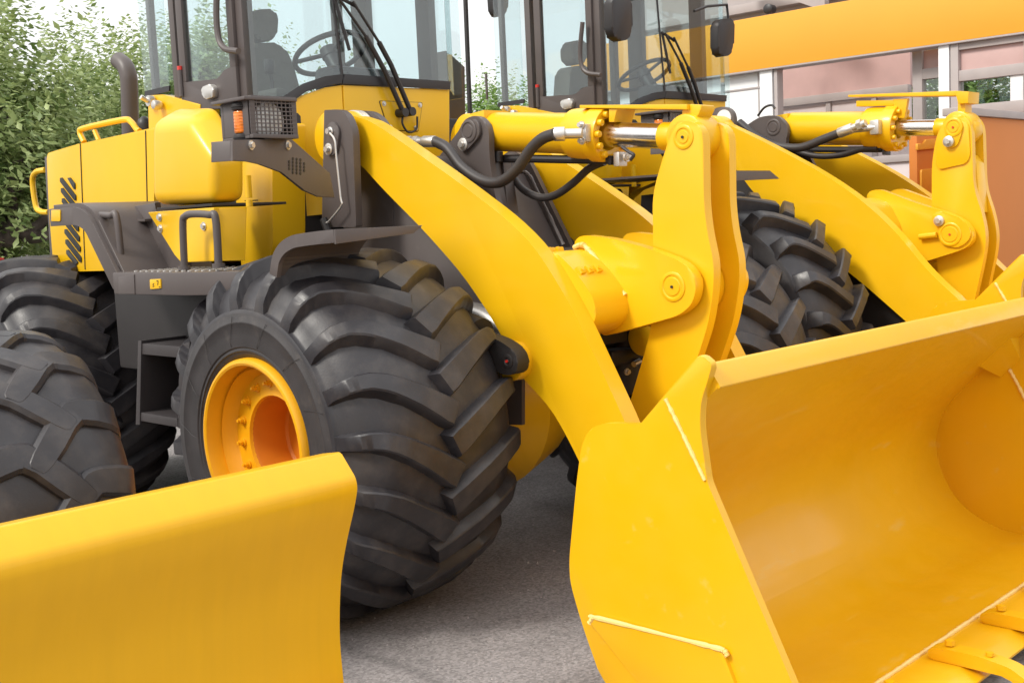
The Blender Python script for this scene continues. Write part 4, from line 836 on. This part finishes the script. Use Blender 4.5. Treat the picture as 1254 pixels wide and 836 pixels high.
    # side panel behind wheel, fender
    yz = TX(6.2, [(640, 175), (830, 150), (832, 205), (800, 224), (770, 236), (755, 262), (640, 262)]); bm = new(); px(bm, rnd(yz, .05, 3), 6.2, 6.3, .008); sp = P('side_panel', bm, YEL)
    bm = new(); tube(bm, [(6.198, *q) for q in TX(6.198, [(768, 228), (800, 216), (832, 206)])], .004, 6); sub('seam', bm, GRD, sp)
    bm = new(); bolt(bm, P3(0, 6.2, 761, 220), (-1, 0, 0), .014, .014); sub('bolt', bm, ZNC, sp)
    bm = new(); py(bm, TY(3.62, [(868, 209), (943, 209), (955, 219), (868, 223)]), 3.62, 3.635, .003); a = P3(1, 3.62, 868, 209); b = P3(1, 3.62, 943, 209); prism_between(bm, [a, a+Vector((0, 1.0, .0)), a+Vector((0, 1.0, -.012)), a+Vector((0, .016, -.012))], [b, b+Vector((0, 1.0, .0)), b+Vector((0, 1.0, -.012)), b+Vector((0, .016, -.012))], 0); P('front_fender', bm, GRY)
    bm = new(); px(bm, TX(6.62, [(860, 180), (905, 195), (990, 250), (1078, 322), (1105, 372), (1125, 430), (860, 430)]), 6.61, 6.65, .005); P('frame_side', bm, GRD)
    # mirrors
    for (pts, arm, Y) in (([(750, -6), (774, -4), (775, 40), (768, 50), (757, 50), (750, 40)], [(764, -2), (790, -12), (830, -20)], 4.75), ([(880, 24), (900, 22), (899, 60), (893, 69), (884, 69), (880, 62)], [(892, 24), (890, 6), (866, 8), (850, 14)], 4.7), ([(604, -10), (623, -8), (622, 16), (614, 21), (606, 18)], [(612, -6), (640, -14)], 6.4)):
        bm = new(); py(bm, rnd(TY(Y, pts), .05, 4), Y, Y+.07, .02); mi = P('mirror', bm, BLK)
        bm = new(); tube(bm, [P3(1, Y+.03, *q) for q in arm], .010, 8, spline=False); sub('mirror_arm', bm, BLK, mi)
    bm = new(); box(bm, P3(1, 6.4, 597, 122), P3(1, 6.32, 606, 88)+Vector((0, .1, 0)), .01); P('work_lamp', bm, GRY)
    # exhaust stack and tall mast rising from its hood
    bm = new(); q = TY(6.9, [(548, 62), (570, 82), (571, 152), (551, 150)]); py(bm, q, 6.9, 7.06, .02); P('exhaust_stack', bm, GRY)
    bm = new(); tube(bm, [P3(1, 6.6, 568, -60), P3(1, 6.6, 570, 0), P3(1, 6.6, 576, 152)], .019, 10, spline=False); P('mast', bm, BLK)
upper_works_far(l2)
bucket(l2, (2.95, .18, .14))
wheel(l2, (5.82, 4.12, .905), ROCK, True, .1)
wheel(l2, (7.66, 4.12, .905), ROCK, False, .0)
wheel(l2, (5.82, 7.3, .905), ROCK, True, .05)
wheel(l2, (7.66, 7.3, .905), ROCK, False, .0)

# ------------------------------------------------------------------ LOW VEHICLE WITH THE BLADE (lower left)
base3 = Vector((.6, 4.4, 0)); REF[0] = base3
bv = thing('construction_vehicle', 'yellow straight-bladed vehicle in the lower left corner with one block-tread tyre showing', 'construction vehicle', base3)
def blade_vehicle(root):
    P = lambda n, bm, m, **k: obj(n, bm, m, root, **k)
    X1 = 2.19; X0 = -.9
    fr = TX(X1, [(417, 553), (436, 585), (438, 598), (434, 622), (425, 660), (418, 700), (416, 740), (416, 785), (421, 836)])+[(2.96, .12), (2.93, .05)]
    back = [(3.0, .05), (3.04, .3), (3.05, .6), (3.02, .86), (3.01, .985)]
    prof = rnd(fr+back, [.008, .03, .03]+[.1]*6+[.01, .01, .01]+[.1]*3+[.01], 4)
    bm = new(); px(bm, prof, X0, X1, .004); b = P('blade', bm, YBL)
    bm = new(); box(bm, (X0, 2.90, .02), (X1-.002, 2.928, .22), .004); sub('blade_edge', bm, YBK, b)
    bm = new()
    for x in (.1, 1.1): box(bm, (x, 3.05, .3), (x+.14, 4.3, .5), .01)
    P('push_frame', bm, YEL)
    bm = new(); cyl(bm, (-.6, 4.45, .69), (1.8, 4.45, .69), .11); box(bm, (.3, 4.0, .5), (.9, 6.6, .95), .03); P('front_axle', bm, GRD)
    wheel(root, (1.38, 4.45, .69), BLOCK, True, .06)
    wheel(root, (-.7, 4.45, .69), BLOCK, True, .0)
blade_vehicle(bv)
REF[0] = Vector((0, 0, 0))
# ------------------------------------------------------------------ ground
bm = new(); S = 600
vs = [bm.verts.new(p) for p in ((-S, -S, 0), (S, -S, 0), (S, S, 0), (-S, S, 0))]; bm.faces.new(vs); obj('ground', bm, ASP, kind='structure')
bm = new(); vs = [bm.verts.new(p) for p in ((-20, 10.6, .004), (30, 12.5, .004), (60, 90, .004), (-60, 90, .004))]; bm.faces.new(vs); obj('garden_ground', bm, SOIL, kind='structure')

# loose grit lying on the asphalt
rg = random.Random(21); vs, fs = [], []
for k in range(900):
    x, y = rg.uniform(2.2, 5.4), rg.uniform(2.6, 7.5); r = rg.uniform(.002, .007); i = len(vs); a = rg.uniform(0, 6)
    vs.extend([(x+r*math.cos(a+q*2.09), y+r*math.sin(a+q*2.09), 0) for q in range(3)]+[(x, y, r*rg.uniform(.7, 1.2))]); fs.extend([(i, i+1, i+3), (i+1, i+2, i+3), (i+2, i, i+3)])
me = bpy.data.meshes.new('grit'); me.from_pydata(vs, [], fs); me.materials.append(BGR); gr_ = link('grit', me); gr_['kind'] = 'stuff'

# ------------------------------------------------------------------ PAVILION (behind, right)
bp = Vector((11, 5.5, 0)); REF[0] = bp
pv = thing('pavilion', 'low pavilion with a broad orange fascia, white posts and panels painted with orange reflections behind the loaders', 'building', bp)
def pavilion(root):
    P = lambda n, bm, m, **k: obj(n, bm, m, root, **k)
    def pan(n, x, y0, y1, z0, z1, m, t=.05, par=None, bev=.004):
        bm = new(); box(bm, (x, min(y0, y1), min(z0, z1)), (x+t, max(y0, y1), max(z0, z1)), bev); return sub(n, bm, m, par) if par else P(n, bm, m)
    YL = P3(0, 11, 700, 60)[1]
    y = -1.5
    bm = new(); box(bm, (10.97, -1.5, 3.17), (11.12, YL, 3.72), .01); f = P('fascia', bm, FAS)
    pan('fascia_trim', 10.955, -1.5, YL, 3.15, 3.168, BGR, .2, f)
    # upper storey set back, canopy ledge
    pan('upper_wall', 12.0, -1.5, YL, 3.72, 5.6, BGR, .15)
    bm = new(); a = P3(0, 11.5, 1010, 14); b = P3(0, 11.5, 900, -24); prism_between(bm, [a, a+Vector((0, 0, .12)), a+Vector((.1, 0, .12)), a+Vector((.1, 0, 0))], [b, b+Vector((0, 0, .12)), b+Vector((.1, 0, .12)), b+Vector((.1, 0, 0))], .004); P('canopy_brace', bm, BGR)
    bm = new(); box(bm, (11.85, 2.0, 3.95), (12.0, YL, 4.05), .004); P('canopy_beam', bm, BGR)
    c = P3(0, 11.3, 940, 11); bm = new(); lathe(bm, c, (-1, 0, 0), [(-.1, .02), (-.1, .05), (0, .055), (.01, .04), (.012, .001)], 20); P('spot_lamp', bm, BLK)
    yy = lambda x, X=11.0: P3(0, X, x, 100)[1]
    # ground-floor plane
    wl = pan('white_wall', 11.06, yy(932), YL, 0, 3.15, BWH, .1)
    for k in range(4): pan('wall_joint', 11.055, yy(926)+.0+k*1.2, yy(926)+.015+k*1.2, 0, 3.14, BGR, .01, wl, 0)
    bm = new(); box(bm, (11.05, yy(932), 2.98), (11.07, YL, 3.0), .002); sub('wall_rail', bm, BGR, wl)
    pan('post', 10.99, yy(946), yy(931), 0, 3.16, BWH, .14); pan('post', 10.995, yy(952), yy(948), 0, 3.16, BGR, .12)
    pan('post', 10.985, yy(1163), yy(1150), 0, 3.16, BWH, .14); pan('post', 10.99, yy(1174), yy(1164.5), 0, 3.165, BGR, .13)
    pan('post', 10.99, yy(1262), yy(1254), 0, 3.165, BGR, .13)
    # right hand glazed bay
    pan('head_beam', 11.0, yy(1256), yy(1174), 3.09, 3.16, BGR, .1)
    pan('orange_reflection_panel', 11.04, yy(1254), yy(1174), 2.90, 3.09, PNK, .03)
    pan('transom', 11.0, yy(1256), yy(1174), 2.80, 2.90, BGR, .1)
    wf = pan('window_pane', 11.05, yy(1254), yy(1174), 2.58, 2.80, BGL, .006, None, 0)
    pan('window_mullion', 11.02, yy(1252), yy(1236), 2.56, 2.80, BWH, .05)
    pan('sill', 10.99, yy(1300), yy(1174), 2.46, 2.57, BGR, .14); pan('apron_panel', 11.02, yy(1300), yy(1174), .0, 2.46, OWL, .05)
    # left bay: recessed pale room with clerestory painted with an orange reflection
    XB = 12.2
    ya_, yb_ = P3(0, XB, 1114, 100)[1], P3(0, XB, 935, 100)[1]
    pan('back_panel', XB, ya_, yb_, 0, 2.86, PAL, .05)
    for q in (1015, 1071): pan('panel_joint', XB-.03, P3(0, XB, q, 100)[1]-.03, P3(0, XB, q, 100)[1]+.03, 0, 2.86, BGR, .03)
    pan('orange_reflection_panel', XB+.02, ya_, yb_, 2.93, 3.6, PNK, .05); pan('transom', XB-.05, ya_, yb_, 2.86, 2.95, BGR, .1)
    # bay between 1105 and 1150 with a view through
    pan('post', 11.2, yy(1118), yy(1106), 2.3, 3.17, BGR, .1); pan('orange_reflection_panel', 11.24, yy(1150), yy(1118), 2.98, 3.16, PNK, .03); pan('transom', 11.2, yy(1150), yy(1118), 2.88, 2.98, BGR, .1)
    pan('window_pane', 11.25, yy(1150), yy(1118), 2.2, 2.88, BGL, .006, None, 0)
    pan('dado_panel', 11.3, yy(1150), yy(960), 0, 2.15, PAL, .05); pan('dado_rail', 11.27, yy(1150), yy(960), 2.1, 2.17, BGR, .1)
pavilion(pv)
# orange counter wall square to the pavilion front
REF[0] = Vector((0, 0, 0))
bp2 = Vector((12, 3.9, 0)); REF[0] = bp2
cw_ = thing('partition_wall', 'plain orange partition wall with a grey cap at the right edge of the photo', 'wall', bp2)
bm = new(); xw = P3(1, 3.75, 1176, 200)[0]; box(bm, (xw, 3.75, .0), (14, 3.85, 2.33), .006); obj('wall_panel', bm, OWL, cw_)
bm = new(); box(bm, (xw-.02, 3.72, 2.332), (14, 3.88, 2.39), .006); obj('wall_cap', bm, BGR, cw_)
# orange machine cabinet glimpsed between the ram and the lever
bp3 = Vector((9.9, 4.6, 0)); REF[0] = bp3
oc = thing('equipment_cabinet', 'orange cabinet with recessed door glimpsed behind the far loader lever', 'cabinet', bp3)
bm = new(); a = P3(1, 4.55, 1123, 165); b = P3(1, 4.55, 1160, 165); box(bm, (a.x, 4.55, .3), (b.x+.3, 4.63, 2.3), .02); obj('cabinet_body', bm, OWL, oc)
bm = new(); q = rnd(TY(4.53, [(1124, 176), (1132, 176), (1134, 171), (1146, 170), (1146, 182), (1124, 184)]), .01, 2); py(bm, q, 4.53, 4.552, .004); obj('cabinet_ledge', bm, FAS, oc)
bm = new(); q = TY(4.535, [(1128, 208), (1142, 206), (1142, 240), (1128, 240)]); py(bm, rnd(q, .02, 3), 4.53, 4.552, .004); obj('cabinet_door', bm, FAS, oc)

# ------------------------------------------------------------------ TREES
REF[0] = Vector((0, 0, 0))
def tree(name, label, loc, h, rad, n, m, seed, leaf=.08, group='leafy trees behind the machines', z0=.5, trunk=.14, boughs=9, tw=26, cat='tree', spray=26):
    rg = random.Random(seed); loc = Vector(loc); REF[0] = loc
    t = thing(name, label, cat, loc, group)
    bm = new(); tips = []
    def limb(p, d, L, r, lvl):
        pts = [p]; q = p.copy(); dd = d.normalized(); st = 5
        for i in range(st):
            dd = (dd+Vector((rg.uniform(-1, 1), rg.uniform(-1, 1), rg.uniform(-.5, .8)))*.28).normalized(); q = q+dd*L/st; pts.append(q.copy())
        tube(bm, pts, lambda s: r*(1-.75*s), 6 if lvl else 9, 2)
        if lvl < 2:
            k = boughs if lvl == 0 else 5
            for i in range(k):
                s = rg.uniform(.30, 1) if lvl == 0 else rg.uniform(.25, 1); j = min(int(s*st), st-1); b = pts[j].lerp(pts[j+1], s*st-j)
                a = rg.uniform(0, 6.28); out = Vector((math.cos(a), math.sin(a), rg.uniform(.0, .9)))
                limb(b, out+dd*.3, (rad*.85 if lvl == 0 else L*.6)*rg.uniform(.6, 1.1), r*(.42 if lvl == 0 else .45), lvl+1)
        else:
            tips.extend(pts[2:])
    limb(loc+Vector((0, 0, -.05)), Vector((rg.uniform(-.15, .15), 0, 1)), h*.8, trunk, 0)
    obj('trunk', bm, BRK, t)
    vs, fs = [], []
    zc = loc.z+h*.55
    def leafq(c, d, up, s):
        d = d.normalized(); side = d.cross(up).normalized(); nn = side.cross(d)
        i = len(vs); w_ = s*.29
        vs.extend([c, c+d*s*.45+side*w_-nn*s*.10, c+d*s+nn*(-s*.16), c+d*s*.45-side*w_-nn*s*.10, c+d*s*.48+nn*s*.02])
        fs.extend([(i, i+1, i+4), (i+1, i+2, i+4), (i, i+4, i+3), (i+4, i+2, i+3)])
    # leafy shoots: each is a twig with leaves up its length
    nsh = n//spray
    for s in range(nsh):
        if rg.random() < .55 and tips: c = rg.choice(tips)+Vector((rg.gauss(0, .16), rg.gauss(0, .16), rg.gauss(0, .14)))
        else:
            a = rg.uniform(0, 6.28); e = math.acos(rg.uniform(-.9, 1)); q = rg.random()**.4
            c = Vector((loc.x+rad*q*math.sin(e)*math.cos(a), loc.y+rad*q*math.sin(e)*math.sin(a), zc+(h*.48)*q*math.cos(e)))
        if c.z < loc.z+z0: continue
        d = (Vector((c.x-loc.x, c.y-loc.y, (c.z-zc)*.6))*.5+Vector((rg.uniform(-.6, .6), rg.uniform(-.6, .6), rg.uniform(.3, 1.2)))).normalized()
        L = leaf*rg.uniform(3.5, 8)
        for i in range(spray):
            u = i/spray; p = c+d*L*u+Vector((rg.gauss(0, .01), rg.gauss(0, .01), 0)); a = i*2.4+rg.uniform(-.4, .4)
            o = (d.orthogonal().normalized()*math.cos(a)+d.cross(d.orthogonal().normalized())*math.sin(a)+d*.55+Vector((0, 0, -.15)))
            leafq(p, o, Vector((rg.uniform(-.5, .5), rg.uniform(-.5, .5), 1)), leaf*rg.uniform(.45, 1.25)*(1-.35*u))
    me = bpy.data.meshes.new('crown'); me.from_pydata([tuple(v-loc) for v in vs], [], fs); me.materials.append(m)
    for f in me.polygons: f.use_smooth = True
    cr_ = link('crown', me, t); cr_['kind'] = 'stuff'
    REF[0] = Vector((0, 0, 0)); return t
TG = 'apple trees behind the loaders'
tree('apple_tree', 'leafy apple tree at the far left edge with dark bare limbs low down', (4.3, 11.6, 0), 4.05, 1.45, 25000, LF1, 1, .115, TG)
tree('apple_tree', 'leafy apple tree just left of the grey exhaust pipe', (6.5, 13.2, 0), 4.0, 1.6, 25000, LF1, 2, .115, TG)
tree('apple_tree', 'leafy apple tree right behind the grey exhaust pipe', (8.3, 13.6, 0), 4.25, 1.5, 23000, LF1, 3, .115, TG)
tree('apple_tree', 'leafy apple tree seen through the near cab door glass', (7.7, 12.4, 0), 3.5, .95, 14000, LF1, 4, .12, TG)
tree('apple_tree', 'apple tree filling the gap between the left edge tree and the exhaust tree', (6.0, 14.8, 0), 3.9, 1.6, 22000, LF1, 5, .12, TG)
tree('background_tree', 'dense round tree far behind, between the two loader cabs', (17.2, 17.2, 0), 4.3, 1.05, 12000, LF2, 6, .15, 'trees beyond the lot')
tree('background_tree', 'dense tree seen past the far cab rear window', (18.7, 18.0, 0), 4.1, 1.0, 10000, LF2, 7, .15, 'trees beyond the lot')
tree('background_tree', 'green tree seen through the pavilion right window', (17.5, 6.4, 0), 4.6, 1.9, 22000, LF2, 8, .15, 'trees beyond the lot')
tree('background_tree', 'green tree seen through the narrow pavilion bay beside the white post', (17.5, 8.6, 0), 4.4, 1.8, 18000, LF2, 9, .15, 'trees beyond the lot')
# dark limb reaching across behind the hood
rl = random.Random(5)
def crook(q, Y, n=4, j=.05):
    P_ = cr_spline([P3(1, Y, *a) for a in q], n); return [p+Vector((rl.gauss(0, j), rl.gauss(0, j), rl.gauss(0, j))) for p in P_]
bm = new(); tube(bm, crook(((-40, 306), (-5, 292), (20, 288), (40, 284), (62, 272), (90, 268)), 11.0), lambda t: .085*(1-.5*t)*(1+.12*math.sin(t*23)), 12, 4)
tube(bm, crook(((2, 296), (6, 265), (14, 240), (12, 215), (22, 195)), 11.2), lambda t: .060*(1-.6*t)*(1+.12*math.sin(t*19)), 10, 4)
tube(bm, crook(((14, 240), (30, 222), (38, 205), (52, 196)), 11.2, 4, .03), lambda t: .03*(1-.6*t), 8, 4)
tag(obj('bare_limb', bm, BRK), 'thick crooked dark limb low behind the hood at the left edge', 'branch')
# weeds and low growth under the trees
rg = random.Random(11); vs, fs = [], []
for k in range(5200):
    x, y = rg.uniform(3, 12), rg.uniform(10.8, 14); h_ = rg.uniform(.1, .9)*rg.random()+.08; c = Vector((x, y, h_*rg.random())); a = rg.uniform(0, 6.28)
    d = Vector((math.cos(a)*.6, math.sin(a)*.6, .6)); s = Vector((-math.sin(a), math.cos(a), 0))*.035; L = rg.uniform(.08, .2); i = len(vs)
    vs.extend([c, c+d*L*.5+s, c+d*L, c+d*L*.5-s]); fs.append((i, i+1, i+2, i+3))
me = bpy.data.meshes.new('undergrowth'); me.from_pydata([tuple(v) for v in vs], [], fs); me.materials.append(LF1); u_ = link('undergrowth', me); u_['kind'] = 'stuff'
c = P3(1, 10.7, 1, 320); REF[0] = Vector((c.x, c.y, 0)); fl = thing('red_flower', 'single red flower at the left edge above the rear tyre', 'flower', Vector((c.x, c.y, 0)))
bm = new()
for k in range(6):
    a = k*1.047; d = Vector((math.cos(a), -.4, math.sin(a))); p = c+d*.022; bmesh.ops.create_uvsphere(bm, u_segments=8, v_segments=6, radius=.018, matrix=Matrix.Translation(p))
obj('bloom', bm, FLW, fl); bm = new(); tube(bm, [Vector((c.x, c.y, 0)), Vector((c.x+.03, c.y, c.z*.5)), c], .008, 6); obj('stem', bm, LF2, fl)
# pale low wall far behind the trees
REF[0] = Vector((10, 22, 0)); gw = thing('garden_house', 'pale grey house glimpsed through gaps low in the apple trees', 'house', Vector((10, 22, 0)))
bm = new(); box(bm, (4, 20, 0), (10, 26, 2.6), .02); obj('wall', bm, BWH, gw); bm = new(); extrude(bm, [(3.8, 19.8, 2.6), (3.8, 26.2, 2.6), (3.8, 23, 3.1)], (6.4, 0, 0), .02); obj('roof', bm, BGR, gw)
for x in (5.0, 6.8, 8.6):
    bm = new(); box(bm, (x, 19.97, 1.0), (x+.9, 19.995, 2.1), .004); f_ = obj('window', bm, BGR, gw); bm = new(); box(bm, (x+.06, 19.95, 1.06), (x+.84, 19.968, 2.04), .002); sub('pane', bm, BLK, f_)
